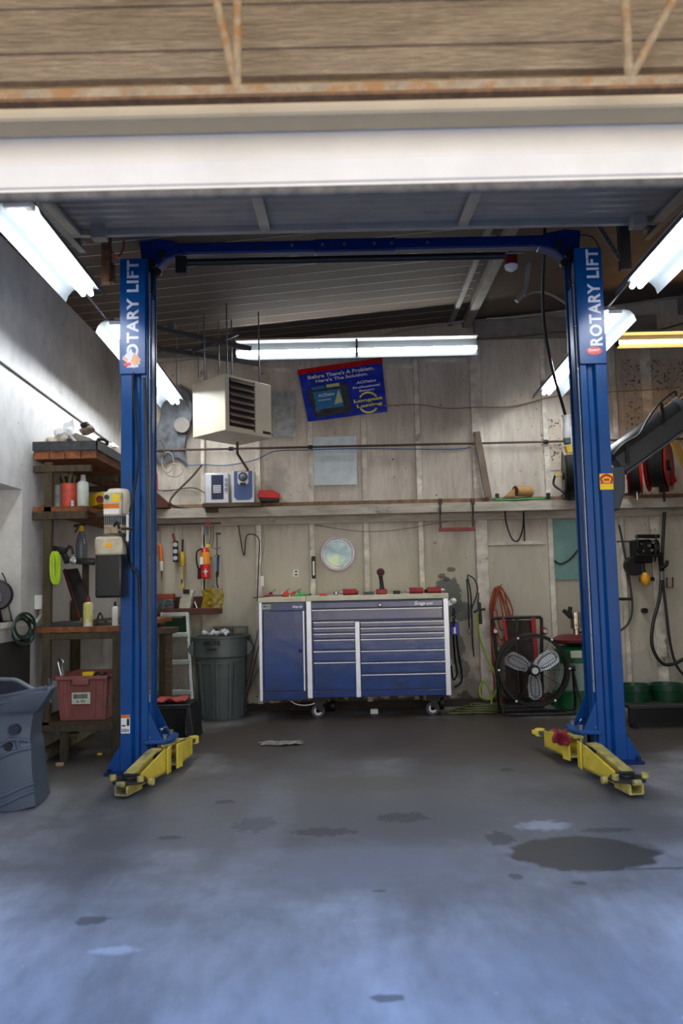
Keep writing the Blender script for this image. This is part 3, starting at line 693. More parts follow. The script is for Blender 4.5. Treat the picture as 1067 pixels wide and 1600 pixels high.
wire('hydraulic_hose', black, lift, [(186, 830, PY), (198, 850, PY), (203, 880, LY-.04), (216, 900, LY-.02), (218, 930, LY-.0), (220, 1000, LY+.02)], .01)
wire('lift_cable', dgrey, lift, [(225, 590, LY+.0), (229, 700, LY+.0), (232, 900, LY+.0), (232, 1085, LY+.02)], .011)
# red rag on the right arm
q = MB(); q.sheet(lambda u, v: P(866+18*u, 1140+22*v, 5.78)+Vector((.012*math.sin(9*v+3*u), .05*math.sin(5*u)-.05*v*(1-v)*4, .012*math.cos(7*u+5*v))), 10, 12, .02)
q.build('shop_rag', mat('dark red cloth', (130, 26, 38), .9, var=.2), label='dark red rag draped over the rear yellow arm of the right column', cat='rag', smooth=True)

# ================================================================== TOOL CABINET AND LOCKER
TY = 8.0
cabblue = mat('glossy blue cabinet paint', (7, 48, 112), .15, var=.25, scale=5, rgb2=(70, 80, 120), thr=.74, bump=.25, bscale=7, coat=.3)  # second colour gives paler blue patches
cabdark = mat('dark blue cabinet frame', (10, 34, 86), .35, var=.15)
trimw = mat('bright aluminium trim', (226, 228, 236), .3, metal=.3, var=.05)
toplid = mat('worn cream worktop', (206, 202, 176), .5, var=.12, scale=8, rgb2=(150, 140, 110), thr=.66)
def cx(x): return 380+x/3.05
def cy(y): return 700+y/3.05
zt, zb0 = P(cx(325), cy(730), TY).z, P(cx(325), cy(1192), TY).z
xl, xm, xr = P(cx(78), cy(950), TY).x, P(cx(304), cy(950), TY).x, P(cx(985), cy(950), TY).x
cab = thing('tool_cabinet', 'wide blue roller tool cabinet with many drawers and white trim', 'tool cabinet', ((xm+xr)/2, TY+.3, 0))
MB().box(xm, xr, TY+.004, TY+.62, zb0, zt).build('cabinet_body', cabdark, cab, bevel=.006)
zt2 = P(cx(640), cy(703), TY).z
MB().box(xm, xr+.0, TY-.02, TY+.63, zt, zt+.05).build('worktop', toplid, cab, bevel=.004)
def drawer(x0, x1, y0, y1, thick=True, nm='drawer'):
    X0, X1 = P(cx(x0), cy(950), TY).x, P(cx(x1), cy(950), TY).x
    # heights are read at the left edge of each row, so take the tilt out with the left point
    Z1, Z0 = P(cx(x0), cy(y0), TY).z, P(cx(x0), cy(y1), TY).z
    d = MB().box(X0, X1, TY-.016, TY+.01, Z0, Z1).build(nm, cabblue, cab, bevel=.003)
    if thick: MB().box(X0, X1, TY-.026, TY-.012, Z1-.009, Z1+.0).build('pull', trimw, d, bevel=.002)
    return d
drawer(328, 955, 738, 765, False, 'lock_rail')
drawer(330, 953, 772, 822)
for a, b in ((830, 852), (858, 880), (886, 908), (915, 961), (969, 1016), (1023, 1155)): drawer(336, 533, a, b)
for a, b in ((830, 852), (858, 880), (886, 908), (911, 963), (967, 1018), (1023, 1073), (1080, 1153)): drawer(560, 960, a, b)
for (x0, x1, ya) in ((303, 328, 735), (534, 557, 827), (959, 984, 725)):
    X0, X1 = P(cx(x0), cy(960), TY).x, P(cx(x1), cy(960), TY).x
    MB().box(X0, X1, TY-.022, TY+.01, zb0, P(cx(x0), cy(ya), TY).z if ya > 800 else zt).build('corner_trim', trimw, cab, bevel=.005)
drawer(328, 955, 1162, 1190, False, 'kick_rail')
e = P(593.5, 945, TY)
lk = MB().cyl((e.x, TY-.02, e.z), (e.x, TY-.012, e.z), .022, n=24).build('lock', ink, cab)
MB().cyl((e.x, TY-.023, e.z), (e.x, TY-.018, e.z), .013, n=20).build('lock_core', silver, lk)
text('lettering', 'Snap-on', mat('white lettering', (236, 236, 240), .4), cab, (P(661, 943, TY).x, TY-.0165, P(661, 943, TY).z), 29/155, 7.5/155, bold=.03, shear=.35)
e = P(682, 934, TY-.02); text('lid_lettering', 'Snap-on', ink, cab, (e.x, TY-.0205, zt+.025), .07, .013, shear=.3)
def caster(px, m, parent):
    e = PZ(px, 1117)
    Yc = 8.2; X = P(px, 1108, Yc).x; r_ = .062
    fk = MB().box(X-.035, X+.035, Yc-.05, Yc+.05, .13, zb0).box(X-.03, X-.024, Yc-.04, Yc+.04, r_, .14).box(X+.024, X+.03, Yc-.04, Yc+.04, r_, .14)
    o = fk.build('caster_fork', grime, parent)
    MB().cyl((X-.02, Yc, r_), (X+.02, Yc, r_), r_, n=22).build('wheel', dgrey, o)
    # side-on wheel as the swivel has turned it
for px in (497, 676):
    Yc, r_ = 8.12, .066; X = P(px, 1110, Yc).x
    fk = MB().box(X-.05, X+.08, Yc, Yc+.08, .14, zb0).box(X-.02, X+.05, Yc-.02, Yc-.012, r_-.01, .15).build('caster_fork', grime, cab)
    MB().cyl((X, Yc-.01, r_), (X, Yc+.035, r_), r_, n=28).build('wheel', dgrey, fk)
    MB().cyl((X, Yc-.014, r_), (X, Yc-.01, r_), r_*.62, n=24).build('wheel_disc', silver, fk)
    MB().cyl((X, Yc-.02, r_), (X, Yc-.014, r_), .016, n=12).build('axle_nut', ink, fk)
for px in (520, 690):
    X = P(px, 1100, 8.5).x; o = MB().box(X-.03, X+.03, 8.46, 8.54, .12, zb0).build('caster_fork', grime, cab)
    MB().cyl((X-.02, 8.5, .06), (X+.02, 8.5, .06), .06, n=20).build('wheel', black, o)

loc = thing('tool_locker', 'narrow blue side locker with one tall door, left of the drawer cabinet', 'tool cabinet', ((xl+xm)/2, TY+.3, zb0-.03))
MB().box(xl, xm-.004, TY+.004, TY+.6, zb0-.02, zt-.004).build('locker_body', cabdark, loc, bevel=.006)
MB().box(xl-.01, xm-.004, TY-.02, TY+.61, zt-.004, zt+.045).build('worktop', toplid, loc, bevel=.004)
X0, X1 = P(cx(98), cy(950), TY).x, P(cx(288), cy(950), TY).x
dr = MB().box(X0, X1, TY-.018, TY+.01, P(cx(190), cy(1158), TY).z, P(cx(190), cy(778), TY).z).build('door', cabblue, loc, bevel=.004)
MB().box(P(cx(287), cy(950), TY).x, P(cx(293), cy(950), TY).x, TY-.025, TY+.0, P(cx(190), cy(1158), TY).z, P(cx(190), cy(778), TY).z).build('door_edge', trimw, dr)
e = P(cx(272), cy(966), TY); o = MB().cyl((e.x, TY-.03, e.z), (e.x, TY-.015, e.z), .018, n=20).build('lock', ink, dr)
MB().box(xl-.002, P(cx(92), cy(950), TY).x, TY-.022, TY+.01, zb0-.02, zt-.004).build('corner_trim', trimw, loc, bevel=.004)
MB().box(P(cx(98), cy(950), TY).x, P(cx(288), cy(950), TY).x, TY-.012, TY+.01, zb0-.0, zb0+.06).build('kick_rail', cabblue, loc)
MB().box(P(cx(88), cy(950), TY).x, P(cx(290), cy(950), TY).x, TY-.008, TY+.01, P(cx(190), cy(772), TY).z, zt-.01).build('header_rail', cabblue, loc)
e = P(cx(258), cy(757), TY); text('lettering', 'Snap-on', MATS['white lettering'], loc, (e.x, TY-.0095, e.z), 16/155, 4.5/155, bold=.03, shear=.35)
e = P(cx(111), cy(757), TY); st = MB().box(e.x-.042, e.x+.042, TY-.010, TY-.008, e.z-.024, e.z+.024).build('sticker', mat('grey print label', (170, 176, 168), .6), loc)
text('sticker_lettering', 'MAC 3', ink, st, (e.x, TY-.0105, e.z+.004), .06, .02, bold=.01)
e = P(450, 934, TY-.02); text('lid_lettering', 'Snap-on', ink, loc, (e.x, TY-.0205, zt+.02), .07, .013, shear=.3)
MB().tube([P(452, 1093, 8.1), P(462, 1100, 8.1), P(478, 1102, 8.1), P(492, 1099, 8.1)], .006).build('air_line', white, loc)

# ---- things lying on the cabinet
WT = zt+.05; WL = zt+.045
def onto(px, Y, z): r_ = P(px, 930, Y); return Vector((r_.x, Y, z))
reddk = mat('dark red tool body', (140, 24, 34), .4, var=.15)
def drill(label, px, Y, z, lying=True, flip=1, group='red cordless tools on the tool cabinet'):
    b_ = onto(px, Y, z); t = thing('cordless_driver', label, 'power tool', tuple(b_), group)
    if lying:
        MB().cyl(b_+Vector((-.08*flip, 0, .032)), b_+Vector((.06*flip, 0, .032)), .03, .032, n=16).build('motor_housing', reddk, t, bevel=.004)
        MB().cyl(b_+Vector((.06*flip, 0, .032)), b_+Vector((.10*flip, 0, .032)), .018, .012, n=14).build('chuck', chrome, t)
        MB().bar(b_+Vector((-.03*flip, 0, .02)), b_+Vector((-.05*flip, .13, .02)), .035, .035).build('grip', black, t, bevel=.006)
        MB().bar(b_+Vector((-.05*flip, .11, .022)), b_+Vector((-.05*flip, .17, .022)), .09, .04).build('battery', black, t, bevel=.006)
    return t
drill('red cordless driver lying left of the upright one on the drawer cabinet', 545, 8.12, WT, True, -1)
drill('red driver lying at the right end of the drawer cabinet', 680, 8.1, WT, True, 1)
drill('red driver lying between the upright one and the right end tool', 649, 8.1, WT, True, -1)
# upright impact wrench
b_ = onto(597, 8.15, WT); t = thing('impact_wrench', 'red and black cordless impact wrench standing on its battery', 'power tool', tuple(b_))
MB().box(b_.x-.06, b_.x+.05, 8.1, 8.22, WT, WT+.055).build('battery', reddk, t, bevel=.012)
q = MB(); q.loft([[b_+Vector((dx+r_*math.cos(a), .02*0+r_*1.2*math.sin(a), z)) for a in [2*math.pi*i/14 for i in range(14)]] for (dx, z, r_) in ((.0, .05, .03), (.0, .08, .021), (-.008, .16, .019), (-.012, .2, .026))]); q.build('grip', black, t)
MB().cyl(b_+Vector((-.012, -.06, .225)), b_+Vector((-.012, .08, .225)), .042, .036, n=20).build('motor_housing', reddk, t, bevel=.008)
MB().cyl(b_+Vector((-.012, -.09, .225)), b_+Vector((-.012, -.05, .225)), .02, .034, n=16).build('nose', grime, t)
e = onto(620, 8.1, WT); MB().box(e.x-.035, e.x+.035, 8.08, 8.16, WT, WT+.035).build('battery_pack', black, label='small black battery pack beside the standing impact wrench', cat='battery', bevel=.008)
e = onto(576, 8.1, WT); MB().box(e.x-.05, e.x+.05, 8.08, 8.18, WT, WT+.03).build('tool_case', dgrey, label='small dark flat case between two red drivers on the drawer cabinet', cat='case', bevel=.006)
e = onto(525, 8.08, WT); MB().lathe((e.x, 8.08, WT), [(.022, 0), (.026, .01), (.024, .035), (.012, .04)], 18).build('socket', chrome, label='round chrome socket standing near the left of the drawer cabinet', cat='socket')
e = onto(505, 8.08, WT); MB().bar(e+Vector((-.04, 0, .01)), e+Vector((.04, .02, .01)), .03, .02).build('marker', red, label='small red tool lying at the left end of the drawer cabinet', cat='tool', bevel=.005)
# pliers, wrenches, clamps on the locker
def plier(px, Y, mhandle, label, ang=0, nm='pliers'):
    b_ = onto(px, Y, WL+.004); t = thing(nm, label, 'pliers', tuple(b_), 'hand tools heaped on the locker')
    c_, s_ = math.cos(R(ang)), math.sin(R(ang))
    def w_(x, y_, z): return b_+Vector((x*c_-y_*s_, x*s_+y_*c_, z))
    for k in (-1, 1):
        MB().tube([w_(0, 0, .012), w_(.04, .02*k, .014), w_(.09, .03*k, .018), w_(.14, .012*k, .012)], .008).build('handle', mhandle, t)
        MB().tube([w_(0, 0, .012), w_(-.03, -.008*k, .012), w_(-.06, -.002*k, .01)], .007).build('jaw', steel, t)
    return t
plier(461, 8.08, bgreen, 'green-handled pliers, front of the heap on the locker', 10)
plier(456, 8.25, bgreen, 'green-handled pliers, behind the other green pair on the locker', -30)
plier(432, 8.1, red, 'red-handled pliers in the heap on the locker', 150)
plier(478, 8.1, black, 'black-handled pliers at the right end of the locker top', 80)
for i, (px, an, Y) in enumerate(((412, 20, 8.08), (420, -35, 8.15), (428, 5, 8.2), (440, 160, 8.06), (444, 30, 8.3))):
    b_ = onto(px, Y, WL+.006+.004*i); d = Vector((math.cos(R(an)), math.sin(R(an)), .08))
    q = MB(); q.bar(b_-d*.07, b_+d*.07, .016, .007); q.cyl(b_-d*.085+Vector((0, 0, -.004)), b_-d*.085+Vector((0, 0, .006)), .017, n=12); q.cyl(b_+d*.085+Vector((0, 0, -.004)), b_+d*.085+Vector((0, 0, .006)), .014, n=6)
    q.build('wrench', chrome if i % 2 else black, label=['black wrench lying at the left end of the locker top', 'bright wrench slanting in the heap on the locker', 'black wrench in the middle of the heap on the locker', 'bright wrench lying by the green pliers', 'black wrench at the back of the heap on the locker'][i], cat='wrench', group='wrenches on the locker')
for i, (px, Y_, an, m_) in enumerate(((418, 8.3, 60, black), (436, 8.28, -50, chrome), (451, 8.3, 35, red), (470, 8.28, 100, bgreen))):
    b_ = onto(px, Y_, WL+.01); d = Vector((math.cos(R(an))*.8, .2, .35)); t = thing('screwdriver', ['black-handled screwdriver propped at the back left of the locker top', 'chrome ratchet propped at the back of the locker heap', 'red-handled screwdriver propped at the back of the locker heap', 'green-handled screwdriver propped at the back right of the locker heap'][i], 'screwdriver', tuple(b_), 'tools propped at the back of the locker heap')
    MB().cyl(b_+d*.0, b_+d*.1, .013, .016, n=10).build('handle', m_, t); MB().cyl(b_+d*.1, b_+d*.2, .005, n=8).build('shaft', steel, t)
b_ = onto(446, 8.16, WL); q = MB(); q.prism([b_+Vector(v) for v in ((-.04, 0, .0), (.04, 0, .0), (.03, 0, .05), (.01, 0, .066), (-.03, 0, .045))], (0, .04, 0)); q.build('tape_dispenser', red, label='bright red wedge-shaped clamp in the heap on the locker', cat='clamp', bevel=.006)

# ================================================================== BACK WALL SHELF AND WHAT STANDS ON IT
shl = thing('wall_shelf', 'long painted timber shelf running across the whole back wall', 'shelf', (0, YB-.1, P(533, 815, 8.6).z))
SY = 8.48
zf1, zf0 = P(533, 789, SY).z, P(533, 804, SY).z
shx0, shx1 = P(240, 810, SY).x-.35, XR-.05
spaint = mat('grey painted shelf timber', (172, 164, 150), .65, var=.2, scale=7, rgb2=(120, 108, 92), thr=.6, streak=(.5, 3, 3))
MB().box(shx0, shx1, SY, SY+.04, zf0, zf1).build('front_board', spaint, shl, bevel=.004)
MB().box(shx0, shx1, SY+.03, YB-.04, zf1-.035, zf1-.003).build('shelf_board', mat('dusty brown board', (128, 104, 82), .85, var=.3, scale=10), shl)
zl1, zl0 = P(533, 806, 8.62).z, P(533, 817, 8.62).z
MB().box(shx0, shx1, 8.62, 8.66, zl0, zl1).build('ledger', spaint, shl)
MB().box(shx0, shx1, 8.6, 8.64, zf1-.004, P(533, 783, 8.6).z).build('back_lip', MATS['dusty brown board'], shl)
SH = P(533, 783, 8.6).z
for px in (330, 560, 742, 1010):
    x = P(px, 800, 8.6).x; MB().box(x-.02, x+.02, SY+.04, 8.62, zf0, zf1-.036).build('bracket', spaint, shl)
# board carrying the stereo
bd = RB(316, 784, 408, 791, 8.36, .24)
MB().box(bd[0], bd[1], 8.36, 8.58, bd[4]-.005, bd[5]-.01).build('stereo_board', wood, label='small dark board under the silver stereo and its speaker', cat='board', bevel=.003)
BZ = bd[5]-.01
rbox('stereo_board_block', wood, None, 322, 792, 340, 800, 8.42, .06, label='dark timber block under the stereo board', cat='block')
# stereo
r_ = list(RB(320, 739, 357, 784, 8.38, .16)); r_[4] = BZ
stt = thing('stereo', 'silver compact stereo with a dark front panel and three round knobs', 'stereo', ((r_[0]+r_[1])/2, 8.46, BZ))
MB().box(*r_).build('case', silver, stt, bevel=.008)
MB().box(*RB(330, 742, 349, 780, 8.372, .01)).build('front_panel', mat('navy glossy panel', (36, 44, 72), .25), stt, bevel=.003)
o = MB().box(*RB(333, 758, 345, 770, 8.368, .006)).build('button_row', silver, stt, bevel=.001)
for k in range(3): MB().box(*RB(333.5, 760+3.4*k, 344.5, 761+3.4*k, 8.366, .004)).build('button_gap', ink, o)
for k in range(3):
    e = P(353.5, 750+7.5*k, 8.37); MB().cyl((e.x, 8.358, e.z), (e.x, 8.382, e.z), .018, .02, n=20).build('knob', chrome, stt)
# speaker
r_ = list(RB(362, 736, 397, 783, 8.38, .17)); r_[4] = BZ
spk = thing('speaker', 'blue and silver speaker box with a round cone beside the stereo', 'speaker', ((r_[0]+r_[1])/2, 8.46, BZ))
MB().box(*r_).build('case', silver, spk, bevel=.006)
q = RB(365.5, 736, 394, 781, 8.374, .01); MB().prism([(q[0], 8.374, q[5]), (q[1], 8.374, q[5]), (q[1], 8.374, q[4]+.03), (q[1]-.03, 8.374, q[4]), (q[0]+.03, 8.374, q[4]), (q[0], 8.374, q[4]+.03)], (0, .01, 0)).build('grille', mat('blue grille cloth', (62, 84, 128), .6), spk)
q = RB(371, 737, 388, 757, 8.368, .01); MB().prism([(q[0], 8.368, q[5]), (q[1], 8.368, q[5]), (q[1], 8.368, q[4]+.02), (q[1]-.02, 8.368, q[4]), (q[0]+.02, 8.368, q[4]), (q[0], 8.368, q[4]+.02)], (0, .01, 0)).build('cone_surround', silver, spk)
e = P(379.5, 745, 8.36); co = MB().cyl((e.x, 8.358, e.z), (e.x, 8.37, e.z), .05, n=28).build('cone', dgrey, spk)
MB().lathe((e.x, 8.359, e.z), [(.034, 0), (.022, .012), (.0, .016)], 24, axis=(0, -1, 0)).build('cone_centre', mat('blue grey cone', (100, 110, 130), .4), co)
MB().box(*RB(375, 754, 384, 758, 8.364, .006)).build('port', ink, spk)
# battery charger
r_ = RB(403, 770, 436, 790, 8.46, .12); Z0_ = SH-.002
chg = thing('battery_charger', 'red and black battery charger on the shelf right of the speaker', 'charger', ((r_[0]+r_[1])/2, 8.52, Z0_))
MB().prism([(r_[0]+.02, 8.46, Z0_), (r_[1]-.01, 8.46, Z0_), (r_[1], 8.46, Z0_+.05), (r_[0], 8.46, Z0_+.06)], (0, .12, 0)).build('lower_case', black, chg, bevel=.006)
MB().prism([(r_[0]-.005, 8.455, Z0_+.045), (r_[1]+.005, 8.455, Z0_+.03), (r_[1], 8.455, Z0_+.09), (r_[0]+.15, 8.455, Z0_+.125), (r_[0]+.01, 8.455, Z0_+.125)], (0, .13, 0)).build('upper_case', red, chg, bevel=.008)
# leaning plank, cardboard roll, green cable, hanging frame
a, b = P(745, 674, 8.6), P(762, 783, 8.6); a.y = 8.63; b.y = 8.56; b.z = SH
MB().bar(a, b, .075, .03, up=(0, 1, 0)).build('plank', mat('weathered grey brown plank', (112, 96, 82), .85, var=.2, streak=(3, 3, .5)), label='weathered brown plank leaning above the shelf against the wide batten', cat='plank', bevel=.003)
cr = thing('cardboard_roll', 'bent brown cardboard tube sheet lying on the shelf', 'cardboard', (P(810, 780, 8.55).x, 8.55, SH))
a, b = P(805, 771, 8.5), P(829, 771, 8.6)
rr = .056; a.z = b.z = SH+rr
rings_ = []
for e in (a, b): rings_.append([e+Vector((0, rr*.9*math.cos(t_), rr*math.sin(t_))) for t_ in [2*math.pi*i/22 for i in range(22)]]+[e+Vector((0, (rr-.007)*.9*math.cos(t_), (rr-.007)*math.sin(t_))) for t_ in [2*math.pi*i/22 for i in range(22)]][::-1])
q = MB(); 
for i in range(22):
    pass
q.cyl(a, b, rr, n=22, cap=False).cyl(a, b, rr-.008, n=22, cap=False); q.build('tube', card, cr)
MB().cyl(a+Vector((.004, 0, 0)), a+Vector((.01, 0, 0)), rr-.009, n=20).build('tube_bore', mat('shaded cardboard bore', (70, 50, 34), .9), cr)  # disc coloured dark to stand in for the shade inside the tube
e = P(788, 780, 8.5); MB().prism([(e.x, 8.5, SH), (a.x, 8.5, SH), (a.x, 8.5, SH+.09), (a.x-.02, 8.5, SH+.075)], (0, .06, 0)).build('flap', card, cr)
q = MB().tube([P(771, 778, 8.5), P(782, 781, 8.5), P(800, 781, 8.48), P(830, 779, 8.48), P(846, 779, 8.5), P(857, 774, 8.52)], .008)
jc = q.build('green_cable', bgreen, label='bright green strap lying along the shelf by the cardboard roll', cat='strap')
for px, py in ((777, 776), (857, 775)): MB().box(*RB(px-2.5, py-5, px+3, py+4, 8.5, .04)).build('hook', black, jc, bevel=.004)
fr = thing('hanging_bracket', 'dark red bar on two black prongs hooked over the shelf', 'bracket', (P(713, 826, 8.44).x, 8.44, P(713, 830, 8.44).z))
MB().box(*RB(686, 824, 742, 830, 8.42, .03)).build('bar', dred, fr, bevel=.004)
for px in (688, 739):
    MB().box(*RB(px-1.6, 806, px+1.6, 828, 8.43, .02)).build('prong', blackm, fr)
    MB().box(*RB(px-3, 779, px+3, 788, 8.47, .05)).build('prong_end', rust, fr, bevel=.003)
    MB().tube([P(px, 806, 8.44), P(px, 795, 8.455), P(px, 786, 8.475)], .009, 8).build('prong_bend', blackm, fr)

# ================================================================== UNIT HEATER
hz1, hz0 = P(352, 583, 7.3).z, P(352, 672, 7.3).z
c0 = P(352, 628, 7.3); c1 = P(301, 642, 7.66); c2 = P(424, 642, 7.78)
A, B_ = Vector((c0.x, 7.3, 0)), Vector((c1.x, 7.66, 0)); C_ = Vector((c2.x, 7.78, 0)); D_ = B_+(C_-A)
ht = thing('unit_heater', 'cream box heater hung from the ceiling with dark louvres', 'heater', (*((A+D_)/2).xy, hz0))
MB().prism([(v.x, v.y, hz0) for v in (A, B_, D_, C_)], (0, 0, hz1-hz0)).build('case', mat('heater cream enamel', (212, 204, 182), .45, var=.06, scale=4), ht, bevel=.008)
e1 = (C_-A); nrm = Vector((e1.y, -e1.x, 0)).normalized()
if nrm.y > 0: nrm = -nrm
def face(u0, u1, z0, z1, t0, t1): return [A+e1*u0+nrm*t1+Vector((0, 0, z0)), A+e1*u1+nrm*t1+Vector((0, 0, z0)), A+e1*u1+nrm*t1+Vector((0, 0, z1)), A+e1*u0+nrm*t1+Vector((0, 0, z1))], -nrm*(t1-t0)
H_ = hz1-hz0
q = MB(); q.prism(*face(.08, .60, hz0+.05, hz1-.03, -.002, .004)); bk = q.build('louvre_opening', mat('heater dark inside', (30, 28, 30), .6), ht)
for k in range(7):
    z = hz0+.075+k*(H_-.12)/6.4
    a = A+e1*.085+nrm*.012+Vector((0, 0, z)); b = A+e1*.60+nrm*.012+Vector((0, 0, z))
    q = MB(); q.prism([a+Vector((0, 0, .0))+nrm*.018, a+nrm*.018+Vector((0, 0, .006)), a-nrm*.008+Vector((0, 0, .034)), a-nrm*.008+Vector((0, 0, .028))], b-a); q.build('louvre_blade', mat('brown louvre', (134, 112, 98), .5), ht)
q = MB(); q.prism(*face(.60, .615, hz0+.03, hz1-.02, -.0, .012)); q.build('louvre_rail', mat('brown louvre', (0, 0, 0)), ht)
q = MB(); q.prism(*face(.8, .97, hz0+.035, hz0+.06, 0, .004)); q.build('maker_plate', ink, ht)
for v in (A*.85+D_*.15, B_*.85+C_*.15, C_*.85+B_*.15):
    MB().cyl((v.x, v.y, hz1), (v.x, v.y, ceil_z(v.x)), .007, n=8).build('hanger_rod', steel, ht)
q = MB(); e = (A+D_)/2+Vector((.02, .2, 0)); q.tube([(e.x, e.y, hz0), (e.x, e.y, hz0-.12), (e.x+.02, 8.6, hz0-.18), (e.x+.02, 8.62, SH+.3)], .013, smooth=False); q.build('gas_pipe', rust, ht)
# support struts under the ceiling beside the heater
def strut(label, a, b, wd=.045, nm='strut', m=None, grp='metal struts over the wall heater'):
    return MB().bar(a, b, wd, .04).build(nm, m or mat('dark channel steel', (72, 70, 70), .6, metal=.2), label=label, cat='strut', group=grp)
strut('long slotted metal strut crossing above the heater, upper of the two', P(238, 511, 7.5), P(392, 545, 7.9))
strut('long metal strut crossing above the heater, lower of the two', P(238, 543, 7.7), P(407, 569, 8.2))
strut('short diagonal metal strut between the two long ones over the heater', P(300, 548, 7.7), P(372, 521, 7.9), .03)
for k, (px, pt, pb) in enumerate(((276, 527, 610), (310, 548, 590), (342, 540, 584), (362, 560, 590))):
    a, b = P(px, pt, 7.9), P(px+1, pb, 7.9); b.x = a.x; a.z = ceil_z(a.x)
    MB().cyl(b, a, .006, n=8).build('hanger_rod', steel, label=['leftmost thin hanging rod beside the heater', 'second thin rod from the left above the heater', 'thin rod just left of the heater top corner', 'thin rod right of the heater top corner'][k], cat='rod', group='thin rods under the ceiling')
MB().box(*RB(262, 503, 272, 516, 7.6, .1)).build('junction_box', steel, label='small grey junction box on the upper strut near the left column', cat='box', bevel=.003)

# ================================================================== BATTERY BANNER
BYY = 8.64
bc = [P(465, 579, BYY), P(596, 560, BYY), P(605, 643, BYY), P(481, 659, BYY)]
def bp(u, v, dy=0):
    a = bc[0].lerp(bc[1], u); b = bc[3].lerp(bc[2], u); r_ = a.lerp(b, v); r_.y -= dy; return r_
bn = thing('banner', 'crumpled blue advertising banner for car batteries with a red top edge', 'banner', tuple(bp(.5, 1)))
def wob(u, v): return .006*noise.noise(Vector((u*7, v*5, 0)))+.003*noise.noise(Vector((u*19+v*9, v*14, 3)))
bblue = mat('glossy blue banner vinyl', (30, 52, 176), .25, var=.25, scale=8, bump=.5, bscale=14)
MB().sheet(lambda u, v: bp(u, v, wob(u, v)), 40, 26, -.003).build('banner_sheet', bblue, bn)
MB().sheet(lambda u, v: bp(u*1.01-.005, v*.1-.012, wob(u, v*.1)+.0055), 40, 4, -.002).build('red_band', mat('glossy red vinyl', (190, 22, 30), .25, var=.2, bump=.5, bscale=14), bn)
def quad(u0, v0, u1, v1, dy, t=.002, sk=0):
    return MB().prism([bp(u0, v0+sk, dy), bp(u1, v0-sk, dy), bp(u1, v1-sk, dy), bp(u0, v1+sk, dy)], (0, t, 0))
bat = MB().prism([bp(*p, .012) for p in ((.06, .46), (.1, .38), (.16, .33), (.28, .36), (.5, .34), (.56, .41), (.56, .92), (.12, .95), (.07, .6))], (0, .003, 0)).build('battery_picture', mat('dark battery print', (52, 58, 66), .35, var=.5, scale=18, rgb2=(130, 124, 110), thr=.6), bn)
ORG[bat.name] = ORG[bn.name]
quad(.13, .46, .47, .80, .0145).build('battery_label', mat('light blue battery label', (36, 120, 176), .35), bat)
quad(.12, .36, .28, .42, .0145).build('battery_stripe', MATS['light blue battery label'], bat)
quad(.30, .35, .46, .41, .0145).build('battery_cap', mat('pale print patch', (196, 196, 150), .4), bat)
MB().prism([bp(.44, .47, .015), bp(.47, .72, .015), bp(.36, .74, .015)], (0, .001, 0)).build('label_wedge', MATS['pale print patch'], bat)
wl = mat('white banner lettering', (222, 222, 232), .4); bl = mat('yellow banner lettering', (236, 226, 90), .4)
sc_ = (bc[1]-bc[0]).length; sv = (bc[3]-bc[0]).length; an = 7.5
def bt(body, u, v, wu, hv, m, dy=.0155, par=bn, **k):
    e = bp(u, v, dy); text('banner_lettering', body, m, par, tuple(e), wu*sc_, hv*sv, ang=an, t=.001, bold=.03, **k)
bt("Before There's A Problem.", .5, .165, .79, .075, wl); bt("Here's The Solution.", .5, .255, .62, .062, wl)
bt('ACDelco', .78, .395, .24, .05, wl, shear=.3); bt('Professional', .78, .485, .32, .045, wl); bt('Battery', .78, .56, .18, .05, wl)
bt('ACDelco', .28, .54, .2, .06, wl, dy=.016, par=bat, shear=.3); bt('Professional', .25, .63, .15, .035, wl, dy=.016, par=bat)
e = bp(.78, .79, .014)
for a0, a1 in ((35, 150), (215, 325)):
    MB().tube([e+Vector((.108*math.cos(R(t_)), 0, .112*math.sin(R(t_)))) for t_ in [a0+(a1-a0)*i/14 for i in range(15)]], .011, 6).build('yellow_ring', bl, bn)
bt('Longest', .78, .745, .34, .08, bl); bt('Lasting', .79, .845, .3, .08, bl)

# ================================================================== THINGS FIXED TO THE BACK WALL
WY = YB-.002
def patch(name, m, label, cat, pts, t=.006, y=YB, **k):
    return MB().prism([P(a, b, y-t) for a, b in pts], (0, t, 0)).build(name, m, label=label, cat=cat, **k)
patch('metal_sheet', mat('pale grey sheet metal', (196, 208, 214), .4, metal=.1, var=.1), 'pale grey sheet nailed to the wall below the battery banner', 'sheet', ((489, 683), (557, 681), (558, 757), (490, 758)), y=YB-.02)
patch('metal_sheet', mat('brushed bright metal', (178, 182, 186), .35, metal=.6, var=.25, scale=14), 'mottled shiny metal sheet on the wall right of the heater', 'sheet', ((425, 612), (461, 612), (462, 683), (426, 683)), y=YB-.02)
patch('painted_board', teal, 'teal board on the wall behind the right blue column', 'board', ((862, 812), (914, 810), (918, 905), (866, 906)), y=YB-.02)
# round sign
e = P(527.5, 865, YB-.05)
ck = thing('round_sign', 'round wall sign with pale rim and blue green picture face', 'sign', tuple(e))
MB().cyl((e.x, YB-.045, e.z), (e.x, YB-.001, e.z), .182, n=40).build('sign_face', mat('blue green glossy print', (120, 178, 196), .08, var=.5, scale=7, rgb2=(196, 220, 170), thr=.5, coat=1), ck)
MB().lathe((e.x, YB-.045, e.z), [(.158, 0), (.168, .016), (.184, .012), (.19, -.02), (.185, -.04)], 44, axis=(0, -1, 0), cap=False).build('rim', mat('pale pink rim', (214, 196, 210), .3), ck)
MB().lathe((e.x, YB-.045, e.z), [(.132, .001), (.136, .006), (.142, .001)], 40, axis=(0, -1, 0), cap=False).build('inner_ring', paper, ck)
